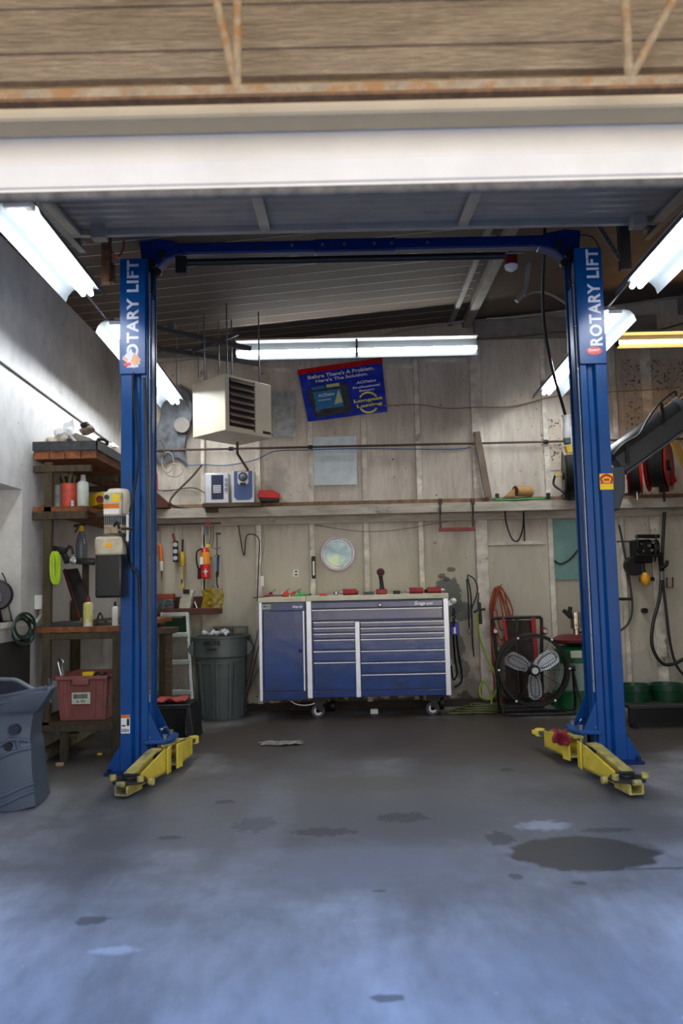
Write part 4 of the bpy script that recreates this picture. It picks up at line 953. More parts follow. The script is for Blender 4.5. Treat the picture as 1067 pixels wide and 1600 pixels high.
# outlet, black work light, light switch
o = MB().box(*RB(458, 890, 467, 901, YB-.008, .008)).build('outlet', paper, label='small white double power socket above the side locker', cat='socket', bevel=.002)
for y in (893, 898): MB().box(*RB(460.5, y-1.2, 464.5, y+1.2, YB-.0095, .002)).build('socket_hole', dgrey, o)
o = MB().box(*RB(487, 869, 493, 904, YB-.09, .045)).build('work_light', black, label='narrow black work light on the batten left of the round sign', cat='light', bevel=.008)
MB().box(*RB(488.5, 877, 491.5, 899, YB-.092, .003)).build('light_window', mat('pale lens', (206, 210, 190), .2), o)
MB().box(*RB(407, 900, 412, 916, YB-.075, .03)).build('power_strip', white, label='small white socket block on the batten above the side locker', cat='socket', bevel=.004)
# pipes and wires along the wall
a, b = P(240, 703, 8.62), P(905, 690, 8.62); zp = (a.z+b.z)/2
t = thing('wall_pipe', 'long thin dark pipe running along the back wall below the heater', 'pipe', (0, 8.62, zp))
MB().cyl((-2.3, 8.62, zp), (5.4, 8.62, zp), .0125, n=10).build('pipe', mat('dark brown pipe', (74, 56, 48), .6), t)
for px in (361, 485, 853): e = P(px, 700, 8.62); MB().cyl((e.x-.025, 8.62, zp), (e.x+.025, 8.62, zp), .022, n=12).build('coupling', grime, t)
def wr(label, pts, r, m, Y=8.66, cat='wire', nm='wire', grp=None): return wire(nm, m, None, pts, r, Y, label=label, cat=cat, group=grp)
wr('blue air line drooping behind the stereo', [(262, 700), (290, 725), (318, 726), (355, 727), (400, 718), (430, 705), (480, 703), (560, 701), (700, 702), (735, 699)], .006, mat('blue hose', (70, 100, 140), .5), cat='hose', nm='air_line')
wr('tan cable sagging below the ceiling light across the wall', [(600, 634), (652, 632), (700, 638), (745, 636), (800, 635), (852, 622), (900, 614), (960, 612), (1060, 606)], .006, mat('tan cable', (150, 126, 96), .7), 8.63)
wr('grey conduit following the wall top left of the roof beam', [(245, 568), (300, 562), (380, 556), (470, 538), (560, 531), (640, 515), (735, 500)], .011, cable, 8.5, 'conduit', 'conduit')
wr('grey conduit following the wall top right of the roof beam', [(760, 498), (826, 493), (896, 483), (960, 478), (1040, 466), (1067, 464)], .012, cable, 8.6, 'conduit', 'conduit')
wr('twisted cables running over the warm light at the far right', [(745, 530), (800, 527), (890, 518), (960, 520), (1010, 520), (1067, 505)], .009, wireb, 8.55)
wr('black cable loop hanging above the side locker', [(372, 818), (381, 868), (385, 838), (398, 836), (405, 846), (404, 880), (402, 940)], .006, black)
wr('grey cable running down beside the batten over the side locker', [(410, 818), (413, 850), (408, 880), (408, 900)], .005, cable)
wr('thin wire sagging over the round sign', [(492, 820), (560, 830), (620, 828), (700, 814)], .003, wireb)
wr('black hose loop hanging below the shelf under the cardboard roll', [(789, 799, 8.5), (791, 818), (800, 842), (810, 844), (817, 824), (818, 799, 8.5)], .008, black, 8.6, 'hose', 'hose')
wr('short straight black cable end hanging below the shelf', [(818, 799, 8.5), (819, 822), (820, 846)], .007, black, 8.64)
wr('black dangling hose in front of the teal board', [(866, 876), (876, 881), (892, 872), (908, 852)], .009, black, 8.655, 'hose', 'hose')
wr('black angled rod leaning on the wall left of the stereo', [(316, 726), (300, 745), (265, 785), (305, 796)], .012, mat('dark bent rod', (70, 56, 50), .6), 8.6, 'rod', 'bent_rod')
for i, pts in enumerate((((243, 765), (262, 767), (300, 762), (322, 771)), ((243, 768), (270, 765), (322, 769)))): wr(['drooping dark wire left of the stereo', 'straighter grey wire left of the stereo'][i], pts, .005, [black, cable][i])
# crumpled metal sheet with hoses, upper left of the back wall
q = MB(); q.sheet(lambda u, v: P(246+48*u+6*math.sin(6*v), 610+110*v+5*math.sin(7*u), 8.63)+Vector((0, .008*noise.noise(Vector((u*5, v*6, 1))), 0)), 16, 24, .004)
q.build('crumpled_sheet', mat('dark crumpled foil sheet', (86, 90, 96), .55, metal=.2, var=.4, scale=10), label='dark crumpled metal sheet on the wall left of the heater', cat='sheet')
e = P(284, 664, 8.58); MB().cyl((e.x, 8.575, e.z), (e.x, 8.6, e.z), .085, n=28).build('round_cover', mat('grey brown disc', (120, 114, 106), .6), label='round grey cover plate on the dark crumpled sheet', cat='plate')
for i, (x, y, rx, ry) in enumerate(((262, 722, 9, 16), (272, 735, 14, 10), (250, 700, 7, 12))):
    MB().tube([P(x+rx*math.cos(t_), y+ry*math.sin(t_), 8.6-.02*i) for t_ in [2*math.pi*k/14 for k in range(14)]], .006, closed=True).build('hose_loop', [glass, cable, wireb][i] if i else cable, label=['pale hose loop under the crumpled sheet, middle one', 'lowest pale hose loop under the crumpled sheet', 'brown wire loop left of the crumpled sheet'][i], cat='hose', group='loops of hose on the wall left of the stereo')
# little shelf and red bottle behind the left column
MB().prism([P(236, 764, 8.3), P(262, 786, 8.45), P(262, 793, 8.45), P(236, 793, 8.3)], (0, .2, 0)).build('corner_shelf', woodr, label='small red-brown corner shelf just right of the left blue column', cat='shelf')
bt_ = thing('bottle', 'red plastic bottle on the small shelf right of the left blue column', 'bottle', tuple(P(242, 766, 8.4)))
e = P(240, 766, 8.4); MB().lathe((e.x, 8.4, e.z), [(.04, 0), (.045, .01), (.045, .17), (.03, .2), (.018, .21)], 20).build('body', red, bt_); MB().cyl((e.x, 8.4, e.z+.205), (e.x, 8.4, e.z+.25), .022, n=16).build('cap', white, bt_)

# ---- rail under the shelf at the left and what hangs from it
e0, e1_ = P(240, 820, 8.6), P(345, 818, 8.6)
MB().bar(e0, (e1_.x, 8.6, e0.z), .02, .018).build('hanging_rail', dgrey, label='dark thin rail under the shelf from which tools hang', cat='rail')
def hook(px, pt, pb, par, Y=8.6): MB().cyl(P(px, pt, Y), P(px, pb, Y), .003, n=6).build('hook_wire', steel, par)
cg = thing('caulking_gun', 'orange caulking gun with a white tube hanging at the left', 'caulking gun', tuple(P(252, 905, 8.58)))
MB().cyl(P(250.5, 852, 8.58), P(252, 878, 8.58), .022, n=14).build('barrel', orange, cg)
MB().cyl(P(252, 877, 8.58), P(252.5, 892, 8.58), .023, .018, n=14).build('tube', paper, cg); MB().cyl(P(252.5, 892, 8.58), P(253, 908, 8.58), .008, .003, n=8).build('nozzle', rust, cg)
q = MB(); q.tube([P(251, 853, 8.58), P(244, 850, 8.58), P(240, 849, 8.58)], .01); q.tube([P(251, 862, 8.58), P(244, 864, 8.58), P(239, 868, 8.58)], .008); q.build('handle', orange, cg); hook(250, 820, 853, cg)
pk = thing('gauge_holder', 'black holder with three round silver dials and a rusty handle', 'gauge', tuple(P(274, 880, 8.58)))
MB().box(*RB(270, 845, 278, 878, 8.57, .03)).build('holder', black, pk, bevel=.006)
for y in (851, 861.5, 872): e = P(274, y, 8.57); MB().cyl((e.x, 8.562, e.z), (e.x, 8.572, e.z), .024, n=20).build('dial', silver, pk)
MB().bar(P(270, 834, 8.58), P(273, 846, 8.58), .03, .02).build('handle', mat('rust red metal', (120, 44, 24), .6), pk); hook(272.5, 820, 835, pk)
sd = thing('screwdriver', 'long screwdriver with a big yellow handle hanging handle down', 'screwdriver', tuple(P(285, 886, 8.58)))
MB().lathe(P(285, 885, 8.58), [(.02, 0), (.025, .01), (.024, .13), (.018, .15)], 12).build('handle', mat('amber handle', (206, 170, 40), .3), sd); MB().cyl(P(285, 862, 8.58), P(285.5, 843, 8.58), .012, n=10).build('shaft_sleeve', black, sd); hook(285.5, 820, 843, sd)
hk = thing('chain_hook', 'short chain with a yellow hook below the yellow screwdriver', 'hook', tuple(P(284, 920, 8.6)))
MB().tube([P(284.5, 888, 8.6), P(285, 896, 8.6), P(284, 905, 8.6)], .006).build('link', yellow, hk); MB().tube([P(284, 905, 8.6), P(284, 912, 8.6)], .007).build('swivel', black, hk)
MB().tube([P(284, 911, 8.6), P(286.5, 915, 8.6), P(284, 919.5, 8.6), P(281, 916, 8.6)], .006).build('hook', yellow, hk)
# extinguisher
ex = thing('fire_extinguisher', 'red fire extinguisher with an orange label hanging on the back wall', 'fire extinguisher', tuple(P(320, 905, 8.55)))
ex0, ex1 = P(321, 904, 8.55), P(320, 862, 8.55)
h_ = ex1.z-ex0.z
MB().lathe(ex0, [(.045, 0), (.053, .01), (.053, h_-.02), (.045, h_+.01), (.02, h_+.035), (.018, h_+.05)], 26).build('cylinder', red, ex)
q = MB().lathe(ex0, [(.0537, h_*.53), (.0537, h_*.98)], 26, cap=False); q.build('orange_label', mat('orange label', (236, 150, 30), .5), ex)
e = P(315.5, 876, 8.49); MB().box(e.x-.022, e.x+.01, 8.492, 8.5, e.z-.04, e.z+.04).build('white_label', paper, ex)
e = P(321, 893, 8.495); q = MB(); q.prism([(e.x-.04, 8.494, e.z), (e.x-.012, 8.492, e.z+.006), (e.x, 8.492, e.z+.035), (e.x+.012, 8.492, e.z+.006), (e.x+.04, 8.494, e.z), (e.x+.012, 8.492, e.z-.006), (e.x, 8.492, e.z-.05), (e.x-.012, 8.492, e.z-.006)], (0, .003, 0)); q.build('star_badge', silver, ex)
e = P(321, 856, 8.55); MB().bar(e+Vector((-.03, 0, 0)), e+Vector((.05, 0, .02)), .02, .014).build('lever', silver, ex); e = P(325, 852.5, 8.52); MB().cyl((e.x, 8.51, e.z), (e.x, 8.53, e.z), .02, n=18).build('gauge', yellow, ex)
MB().box(*RB(314, 870, 328, 874, 8.6, .098)).build('wall_bracket', dgrey, ex)
MB().tube([P(316, 857, 8.54), P(308, 862, 8.54), P(307, 876, 8.54), P(311, 892, 8.54)], .009).build('hose', black, ex); MB().cyl(P(311, 887, 8.54), P(311, 905, 8.54), .013, .016, n=12).build('nozzle', black, ex)
MB().box(*RB(317.5, 833, 323, 958, 8.66, .015)).build('measuring_board', mat('pale painted lath', (186, 182, 160), .7), label='narrow pale lath standing behind the fire extinguisher', cat='board', bevel=.002)
MB().box(*RB(318.5, 819, 324, 836, 8.645, .03)).build('clamp_block', mat('grey green block', (110, 124, 116), .6), label='grey green clamp above the fire extinguisher', cat='clamp', bevel=.003)
MB().box(*RB(321, 815, 328, 820, 8.57, .03)).build('tape_roll', red, label='small red clip under the shelf above the extinguisher', cat='clip', bevel=.002)
for i, px in enumerate((329, 333)): wr(['left one of two thin wires hanging right of the extinguisher', 'right one of two thin wires hanging right of the extinguisher'][i], [(px, 819), (px+.5, 840), (px-3, 852+4*i)], .0035, dgrey, 8.64)
gg = thing('grease_gun', 'black grease gun with a blue collar hanging right of the extinguisher', 'grease gun', tuple(P(340, 920, 8.58)))
MB().cyl(P(341, 867, 8.58), P(340, 897, 8.58), .012, n=12).build('barrel', black, gg); MB().cyl(P(340, 894, 8.58), P(339, 902, 8.58), .02, .014, n=12).build('collar', blackm, gg)
MB().tube([P(339, 901, 8.58), P(339, 912, 8.58), P(341, 919, 8.58)], .008).build('nozzle', black, gg); MB().cyl(P(338.5, 870, 8.57), P(338.5, 890, 8.57), .008, n=10).build('sleeve', mat('blue sleeve', (60, 110, 180), .4), gg)
MB().cyl(P(339, 832, 8.58), P(339, 868, 8.58), .006, n=8).build('rod', dgrey, gg); e = P(340, 834, 8.58); MB().bar(e+Vector((-.02, 0, 0)), e+Vector((.035, 0, 0)), .012, .02).build('handle', rust, gg)
q = MB(); q.tube([P(333, 856, 8.58), P(338, 858, 8.58), P(345, 855, 8.58)], .006); q.tube([P(335, 870, 8.58), P(339, 864, 8.58), P(338, 858, 8.58)], .005); q.build('lever', mat('green grey metal', (110, 118, 90), .5, metal=.3), gg)

# ---- small lower shelf with odds and ends
r_ = RB(233, 951, 341, 961, 8.35, .3); LZ2 = r_[5]
sl = MB().box(*r_).build('low_shelf', woodr, label='dark red-brown short shelf right of the left column holding small supplies', cat='shelf', bevel=.003)
MB().box(r_[0], r_[1]-.1, 8.6, 8.64, LZ2, LZ2+.12).build('backboard', woodr, sl)
def sit(l): l = list(l); l[4] = LZ2; return l
o = MB().box(*sit(RB(238, 937, 271, 951, 8.36, .16))).build('parts_tray', mat('glittering dark tray', (90, 96, 98), .3, metal=.4, var=.7, scale=40), label='dark shiny tray of small parts on the low shelf beside the left column', cat='tray', bevel=.004)
rr2 = sit(RB(238, 928, 270, 936, 8.38, .14)); rr2[4] = ORG[o.name].z+(RB(238, 937, 271, 951, 8.36, .16)[5]-LZ2)
MB().box(*rr2).build('red_tray_cover', mat('rust red box', (132, 50, 30), .6), label='flat rust-red box lying on the shiny parts tray', cat='box', bevel=.006)
q = MB(); r_ = sit(RB(279, 919, 300, 951, 8.38, .12))
q.prism([(r_[0], 8.38, LZ2), (r_[1]-.02, 8.38, LZ2), (r_[1]-.02, 8.5, LZ2), (r_[0], 8.5, LZ2)], (0.015, 0, .11)); q.prism([(r_[0]+.02, 8.4, LZ2+.11), (r_[1]-.01, 8.4, LZ2+.11), (r_[1], 8.48, LZ2+.11), (r_[0]+.03, 8.48, LZ2+.11)], (.02, .02, .08))
dp = q.build('wipe_dispenser', mat('dusty cream plastic', (182, 178, 158), .6, var=.15), label='dusty cream dispenser box with a dark slot on the low shelf', cat='box', bevel=.006)
MB().box(*RB(286, 921, 296, 928, 8.385, .01)).build('slot', black, dp)
MB().bar(P(304, 940, 8.4), P(308, 950, 8.4), .012, .01).build('chalk_marker', paper, label='small white stick leaning beside the yellow bag on the low shelf', cat='stick')
q = MB(); q.sheet(lambda u, v: P(315+33*u+2*math.sin(4*v), 923+28*v-3*u*(1-v), 8.40)+Vector((0, .035*math.sin(3.1*u)*-1+.012*noise.noise(Vector((u*6, v*6, 2))), 0)), 14, 12, .05)
q.build('yellow_bag', mat('translucent amber bag', (146, 124, 30), .3, var=.45, scale=22), label='crinkled amber yellow bag on the right end of the low shelf', cat='bag')

# ================================================================== FLOOR THINGS AT THE LEFT BACK
# trash can
tcx, tcy, tr = P(346, 1050, 8.25).x, 8.28, .285
zr = P(346, 993, 8.25).z
can = thing('trash_can', 'large round slate grey trash can with side handles beside the tool locker', 'trash can', (tcx, tcy, 0))
MB().lathe((tcx, tcy, 0), [(.0, .0), (.218, 0), (.226, .02), (.262, zr-.22), (.282, zr-.2), (.286, zr-.02), (.298, zr-.015), (.298, zr+.0), (.278, zr+.0), (.272, zr-.04), (.21, .03), (0, .03)], 48, cap=False).build('body', canp, can)
for s_ in (-1, 1):
    q = MB(); q.prism([(tcx+s_*.27, tcy-.1, zr-.04), (tcx+s_*.31, tcy-.1, zr-.08), (tcx+s_*.335, tcy-.1, zr-.13), (tcx+s_*.30, tcy-.1, zr-.19), (tcx+s_*.27, tcy-.1, zr-.2)], (0, .14, 0)); q.build('handle', canp, can, bevel=.006)
for ang in (-118, -90+12, -40, -150):
    a = R(ang); q = MB(); n_ = Vector((math.cos(a), math.sin(a), 0)); tn = Vector((-n_.y, n_.x, 0))
    for s2 in (-1, 1):
        pa = Vector((tcx, tcy, .03))+n_*.228+tn*.06*s2; pb_ = Vector((tcx, tcy, zr-.26))+n_*.262+tn*.065*s2
        q.bar(pa, pb_, .012, .014, up=n_)
    q.bar(Vector((tcx, tcy, zr-.26))+n_*.264-tn*.065, Vector((tcx, tcy, zr-.26))+n_*.264+tn*.065, .014, .012, up=(0, 0, 1))
    q.build('moulded_panel', canp, can)
e = P(331, 1005, 8.0)
text('lettering', 'BRUTE', ink, can, (e.x, tcy-.2855, e.z), .17, .042, t=.012, bold=.02)
MB().box(e.x-.045, e.x+.045, tcy-.292, tcy-.26, e.z-.075, e.z-.05).build('badge', ink, can)
lid = thing('bin_lid', 'grey plastic bin with a slotted handle rim standing behind the trash can', 'bin', (P(360, 985, 8.6).x, 8.6, 0))
r_ = RB(333, 979, 386, 996, 8.56, .1); z1_ = r_[5]
q = MB(); q.box(r_[0]+.02, r_[1]-.02, 8.58, 8.66, 0, z1_-.08); q.build('body', canp, lid, bevel=.01)
q = MB(); w_ = r_[1]-r_[0]
q.box(r_[0], r_[1], 8.56, 8.66, z1_-.02, z1_); 
for x in (r_[0], r_[0]+w_*.47, r_[1]-.03): q.box(x, x+.03, 8.56, 8.66, z1_-.09, z1_-.02)
q.box(r_[0], r_[1], 8.56, 8.66, z1_-.1, z1_-.08); q.build('handle_rim', canp, lid)
q = MB(); q.sheet(lambda u, v: Vector((tcx-.2+.28*u, tcy-.1+.2*v, zr+.03+.05*noise.noise(Vector((u*6, v*6, 5))))), 14, 12, .002); q.build('plastic_bag', glass, label='clear crinkled plastic bag on top of the trash can rim', cat='bag')
# rods leaning in the gap between the can and the locker
for i, (a, b, r_) in enumerate((((403, 985), (386, 1068), .006), ((404, 1010), (388, 1080), .006), ((404, 1045), (388, 1079), .005))):
    pa, pb_ = P(*a, 8.55), P(*b, 8.45); pb_ = pb_+(pb_-pa)*((pb_.z-.005)/(pa.z-pb_.z))
    MB().cyl(pa, pb_, r_, n=8).build('metal_rod', [steel, rust, steel][i], label=['tallest thin grey rod leaning between trash can and locker', 'rusty thin rod leaning between trash can and locker', 'shortest thin grey rod leaning between trash can and locker'][i], cat='rod', group='rods leaning beside the trash can')
# step ladder
ld = thing('step_ladder', 'aluminium step ladder standing open left of the trash can', 'ladder', (P(272, 1110, 8.1).x, 8.1, 0))
ra, rb_ = P(293, 958, 8.35), P(303, 1118, 8.0); rb_.z = .0; la, lb = P(254, 958, 8.35), P(241, 1118, 8.0); lb.z = 0
MB().bar(ra, rb_, .03, .06, up=(0, 1, 0)).build('side_rail', alu, ld, bevel=.003); MB().bar(la, lb, .03, .06, up=(0, 1, 0)).build('side_rail', alu, ld, bevel=.003)
for y in (992, 1034, 1079):
    f_ = (y-958)/160; pl_, pr2_ = la.lerp(lb, f_), ra.lerp(rb_, f_); z = P(275, y, 8.2).z
    t_ = (la.z-z)/la.z; pl_, pr2_ = la.lerp(lb, t_), ra.lerp(rb_, t_)
    MB().box(pl_.x, pr2_.x, pl_.y-.05, pl_.y+.05, z-.025, z+.02).build('step', alu, ld, bevel=.004)
MB().bar(ra+Vector((0, .03, -.02)), Vector((rb_.x-.03, 8.64, 0)), .02, .03, up=(0, 1, 0)).build('rear_leg', alu, ld); MB().bar(la+Vector((0, .03, -.02)), Vector((lb.x+.03, 8.64, 0)), .02, .03, up=(0, 1, 0)).build('rear_leg', alu, ld)
MB().box(la.x, ra.x, 8.3, 8.42, ra.z-.03, ra.z+.01).build('top_cap', alu, ld, bevel=.004)
gb = RB(253, 959, 291, 988, 8.42, .2)
o = MB().box(*gb).build('green_case', mat('deep green case', (10, 56, 30), .35), label='dark green case with pale handle behind the ladder top', cat='case', bevel=.01)
MB().box(*RB(262, 963, 285, 965.5, 8.41, .01)).build('handle', alu, o)
# timber stand in front of the ladder
ws = thing('timber_stand', 'dark timber stand with one post in front of the step ladder', 'stand', (P(262, 1040, 7.5).x, 7.5, 0))
r_ = RB(224, 982, 269, 991, 7.5, .3); MB().box(*r_).build('top', wood, ws, bevel=.003)
MB().box(*RB(258, 991, 267, 1094, 7.52, .06)[:4], 0, r_[4]).build('post', wood, ws, bevel=.003)
MB().box(r_[0]+.0, r_[0]+.06, 7.52, 7.58, 0, r_[4]).build('post', wood, ws)
# black step stool with a red rag
st = thing('step_stool', 'low black step stool behind the left yellow arms', 'stool', (P(272, 1150, 7.1).x, 7.2, 0))
x0, x1 = P(238, 1120, 7.05).x, P(297, 1120, 7.05).x; z1_ = P(270, 1101, 7.05).z
MB().box(x0, x1, 7.05, 7.4, z1_-.05, z1_).build('top', black, st, bevel=.01)
for sx in (0, 1):
    q = MB(); xx = x0 if sx == 0 else x1; k = -1 if sx == 0 else 1
    q.prism([(xx, 7.05, z1_-.03), (xx-k*.04, 7.05, z1_-.03), (xx-k*.02, 7.0, 0), (xx+k*.05, 7.0, 0)], (0, .4, 0)); q.build('side_leg', black, st, bevel=.006)
MB().box(x0+.05, x1-.05, 7.06, 7.09, .0, z1_-.03).build('front_panel', blackm, st)
q = MB(); q.sheet(lambda u, v: Vector((x0+.02+.26*u, 7.08+.2*v, z1_+.012+.035*max(0, noise.noise(Vector((u*3.2, v*3, 4)))+.35))), 16, 12, .012); q.build('shop_rag', mat('faded red cloth', (170, 70, 62), .9, var=.2), label='faded red rag lying on the black step stool', cat='rag')

# ================================================================== SHELVING ON THE LEFT WALL
FY = 6.27
un = thing('shelving_unit', 'dark timber workbench and shelving built against the left wall', 'shelving', (P(120, 1185, FY).x, FY+.5, 0))
XW = XL+.012
def tb(name, m, px0, pt, px1, pb, Y=FY, dep=.05, **k): return MB().box(*RB(px0, pt, px1, pb, Y, dep)).build(name, m, un, bevel=.004, **k)
tb('post', woodg, 66, 722, 79, 1146); tb('post', woodg, 175, 988, 187, 1190)
r_ = RB(93, 1143, 105, 1188, FY+.02, .05); MB().box(r_[0], r_[1], r_[2], r_[3], 0, r_[5]).build('post', woodg, un, bevel=.004)
r_ = list(RB(175, 988, 187, 1190, FY, .05))
# top shelf: dark angle edge round three planks
def PR(px, py, Y): return P(px, py, Y)
t0 = RB(50, 703, 151, 717, FY-.02, 1.9); 
TXR = t0[1]
x = XW
pw = (TXR-XW)/4
for k in range(4): MB().box(XW+pw*k+.003, XW+pw*(k+1)-.003, FY-.015, FY+2.0, t0[4], t0[5]).build('top_plank', woodo, un, bevel=.004)
zt_ = P(100, 689.5, FY-.03).z
MB().box(XW, TXR+.01, FY-.035, FY-.02, t0[5]-.005, zt_).build('steel_edge', mat('dark flaking steel edge', (60, 62, 66), .5, metal=.2, var=.3, scale=20, rgb2=(120, 118, 112), thr=.68), un)
MB().box(TXR, TXR+.012, FY-.035, FY+2.0, t0[5]-.005, zt_).build('steel_edge', MATS['dark flaking steel edge'], un)
q = RB(70, 727, 142, 737, FY, .04); MB().box(XW, q[1], FY-.012, FY+.04, q[4], q[5]).build('rail', woodg, un, bevel=.003)
for yy in (.6, 1.3): MB().box(XW, TXR-.02, FY+yy, FY+yy+.04, q[4], q[5]).build('rail', woodg, un)
# second shelf
q = RB(66, 799, 134, 811, FY-.014, .04); MB().box(XW, q[1], FY-.014, FY+.035, q[4], q[5]).build('rail', woodg, un, bevel=.003)
S2 = P(100, 791, FY).z
MB().box(XW, P(136, 795, FY).x, FY+.0, FY+1.9, q[5], S2).build('shelf_plank', woodo, un, bevel=.003)
MB().box(P(134, 800, FY).x, P(134, 800, FY).x+.14, FY+.25, FY+1.9, q[5]-.03, S2-.03).build('shelf_plank', wood, un, bevel=.003)
# little ledge holding the spray bottle
q = RB(115, 872, 147, 879, FY+.2, .3); MB().box(*q).build('ledge', woodg, un); S3 = q[5]
MB().box(*RB(128, 880, 136, 980, FY+.3, .05)).build('post', woodg, un)
# bench
q = RB(75, 979, 186, 988, FY-.005, .04); BT = q[5]
MB().box(XW, P(187, 983, FY).x, FY-.005, FY+1.9, q[4], BT).build('bench_top', woodo, un, bevel=.003)
tb('rail', woodg, 78, 989, 176, 999, FY, .04)
q = RB(66, 1133, 178, 1143, FY-.014, .04); MB().box(*q).build('rail', woodg, un, bevel=.003)
LS = P(120, 1126, FY+.04).z
MB().box(XW, P(178, 1130, FY).x, FY+.0, FY+.75, q[5], LS).build('lower_shelf', wood, un, bevel=.003)
MB().box(XW, XW+.07, FY+.9, FY+.95, 0, q[4]+1).build('post', woodg, un); MB().box(P(170, 1000, FY).x, P(170, 1000, FY).x+.06, FY+1.7, FY+1.75, 0, BT-.06).build('post', woodg, un)
# dark board behind leg area
MB().box(XL+.01, XL+.03, 5.45, 6.2, .05, P(50, 1000, 6.0).z).build('wall_board', mat('very dark board', (40, 36, 30), .8), label='tall dark board standing against the left wall beside the workbench', cat='board')

def sitz(r_, z): r_ = list(r_); r_[4] = z; return r_
# items, second shelf
def can_(label, px0, px1, pt, Y, z, mbody, mcap=None, cap=(.5, .02), nm='can', cat='can', lid=None, neck=False, group=None):
    a, b = P(px0, pt, Y), P(px1, pt, Y); r_ = (b.x-a.x)/2; x_ = (a.x+b.x)/2; h_ = a.z-z
    t = thing(nm, label, cat, (x_, Y+r_, z), group)
    if neck:
        MB().lathe((x_, Y+r_, z), [(r_*.95, 0), (r_, .004), (r_, h_*.72), (r_*.8, h_*.78), (r_*.35, h_*.82)], 24).build('body', mbody, t)
        MB().cyl((x_, Y+r_, z+h_*.8), (x_, Y+r_, z+h_), r_*.5, r_*.36, n=18).build('cap', mcap, t)
    else:
        MB().lathe((x_, Y+r_, z), [(r_*.97, 0), (r_, .004), (r_, h_-.006), (r_*1.03, h_-.004), (r_*1.03, h_), (r_*.9, h_)], 26).build('body', mbody, t)
    return t
t = can_('red tin of tools on the second left shelf', 92, 116, 755, FY+.05, S2, mat('red printed tin', (206, 84, 66), .45, var=.2, scale=10, rgb2=(220, 170, 150), thr=.64))
e = ORG[t.name]
q = MB(); q.tube([e+Vector((-.03, 0, .18)), e+Vector((-.06, 0, .27))], .012); q.tube([e+Vector((0, 0, .18)), e+Vector((.01, 0, .26)), e+Vector((.03, 0, .28))], .018); q.tube([e+Vector((.03, 0, .18)), e+Vector((.05, 0, .26))], .01); q.build('brush_handles', mat('olive tool handles', (90, 86, 58), .6), t)
can_('pale grey tin behind the red tin on the second left shelf', 83, 95, 757, FY+.12, S2, mat('pale printed tin', (150, 156, 150), .5, var=.3, scale=14))
can_('white and green spray can beside the red tin', 118, 136, 741, FY+.04, S2, mat('white green print', (206, 214, 204), .4, var=.1, scale=12, rgb2=(110, 160, 130), thr=.6), silver, neck=True, nm='spray_can', cat='spray can')
can_('tiny glass jar in front of the red tin', 110, 115, 782, FY-.0, S2, mat('clear jar', (200, 200, 196), .2), nm='jar', cat='jar')
a = P(137, 775, FY+.25); S2b = S2-.03
q = MB(); q.prism([P(136, 774, FY+.3), P(160, 768, FY+.25), P(160, 787, FY+.25), P(136, 793, FY+.3)], (0, .3, 0)); yb = q.build('yellow_box', yellow, label='yellow cardboard box on the second left shelf by the motor', cat='box', bevel=.003)
e = P(156, 780, FY+.24); MB().cyl((e.x, FY+.235, e.z), (e.x, FY+.26, e.z), .03, n=18).build('red_spot', dred, yb)
# spray bottle
sb = thing('spray_bottle', 'translucent grey trigger spray bottle with a yellow neck on the left shelving', 'spray bottle', tuple(P(128, 874, FY+.25)))
e = P(127, 872, FY+.3); e.z = S3
hh = P(127, 830, FY+.3).z-S3
MB().lathe(e, [(.045, 0), (.048, .01), (.046, hh*.5), (.03, hh*.85), (.018, hh)], 22).build('body', mat('smoky clear plastic', (110, 116, 124), .25), sb)
MB().cyl(e+Vector((0, 0, hh)), e+Vector((0, 0, hh+.045)), .02, n=14).build('neck', yellow, sb)
q = MB(); q.bar(e+Vector((-.06, 0, hh+.045)), e+Vector((.03, 0, hh+.055)), .022, .025); q.tube([e+Vector((-.025, 0, hh+.04)), e+Vector((-.04, 0, hh+.01)), e+Vector((-.055, 0, hh-.01))], .007); q.build('trigger', black, sb)
# lime hose hanging
lh = MB()
for k, dx in enumerate((0, 4)):
    lh.tube([P(81+dx, 905, FY-.03), P(79.5+dx, 890, FY-.03), P(80+dx, 870, FY-.03), P(84+dx, 863, FY-.03), P(88+dx, 870, FY-.035), P(89+dx, 890, FY-.03), P(88+dx, 906, FY-.03), P(85+dx, 912, FY-.03)], .011, closed=True)
lh.build('lime_hose', lime, label='coiled lime green cable hanging from the left shelving post', cat='cable')
ag = thing('air_tool', 'black air tool with a chrome ring hanging under the second left shelf', 'tool', tuple(P(100, 870, FY+.1)))
MB().bar(P(80, 858, FY+.1), P(104, 862, FY+.1), .05, .06).build('body', black, ag, bevel=.012); MB().tube([P(103, 862, FY+.1), P(108, 854, FY+.1), P(113, 858, FY+.1), P(114, 866, FY+.1)], .012).build('hook', black, ag)
MB().lathe(P(112, 876, FY+.08), [(.03, 0), (.034, .01), (.03, .02)], 20, axis=(.8, -.5, .3)).build('ring', chrome, ag); MB().bar(P(100, 866, FY+.1), P(106, 880, FY+.1), .05, .045).build('grip', black, ag, bevel=.01)
MB().bar(P(118, 878, FY+.15), P(148, 880, FY+.15), .04, .035).build('black_bar', black, label='thick black bar lying below the spray bottle', cat='bar', bevel=.006)
q = MB(); q.prism([P(100, 890, FY+.3), P(120, 888, FY+.3), P(145, 958, FY+.14), P(124, 966, FY+.14)], (0, .03, 0)); lb_ = q.build('leaning_board', mat('black board', (26, 22, 22), .5), label='black board with red-brown edge leaning over the left workbench', cat='board')
MB().bar(P(100, 890, FY+.29), P(124, 966, FY+.13), .012, .03).build('board_edge', woodr, lb_)
MB().box(*sitz(RB(78, 972, 128, 978, FY+.05, .3), BT)).build('flat_tray', dgrey, label='flat dark tray lying at the left end of the workbench', cat='tray', bevel=.004)
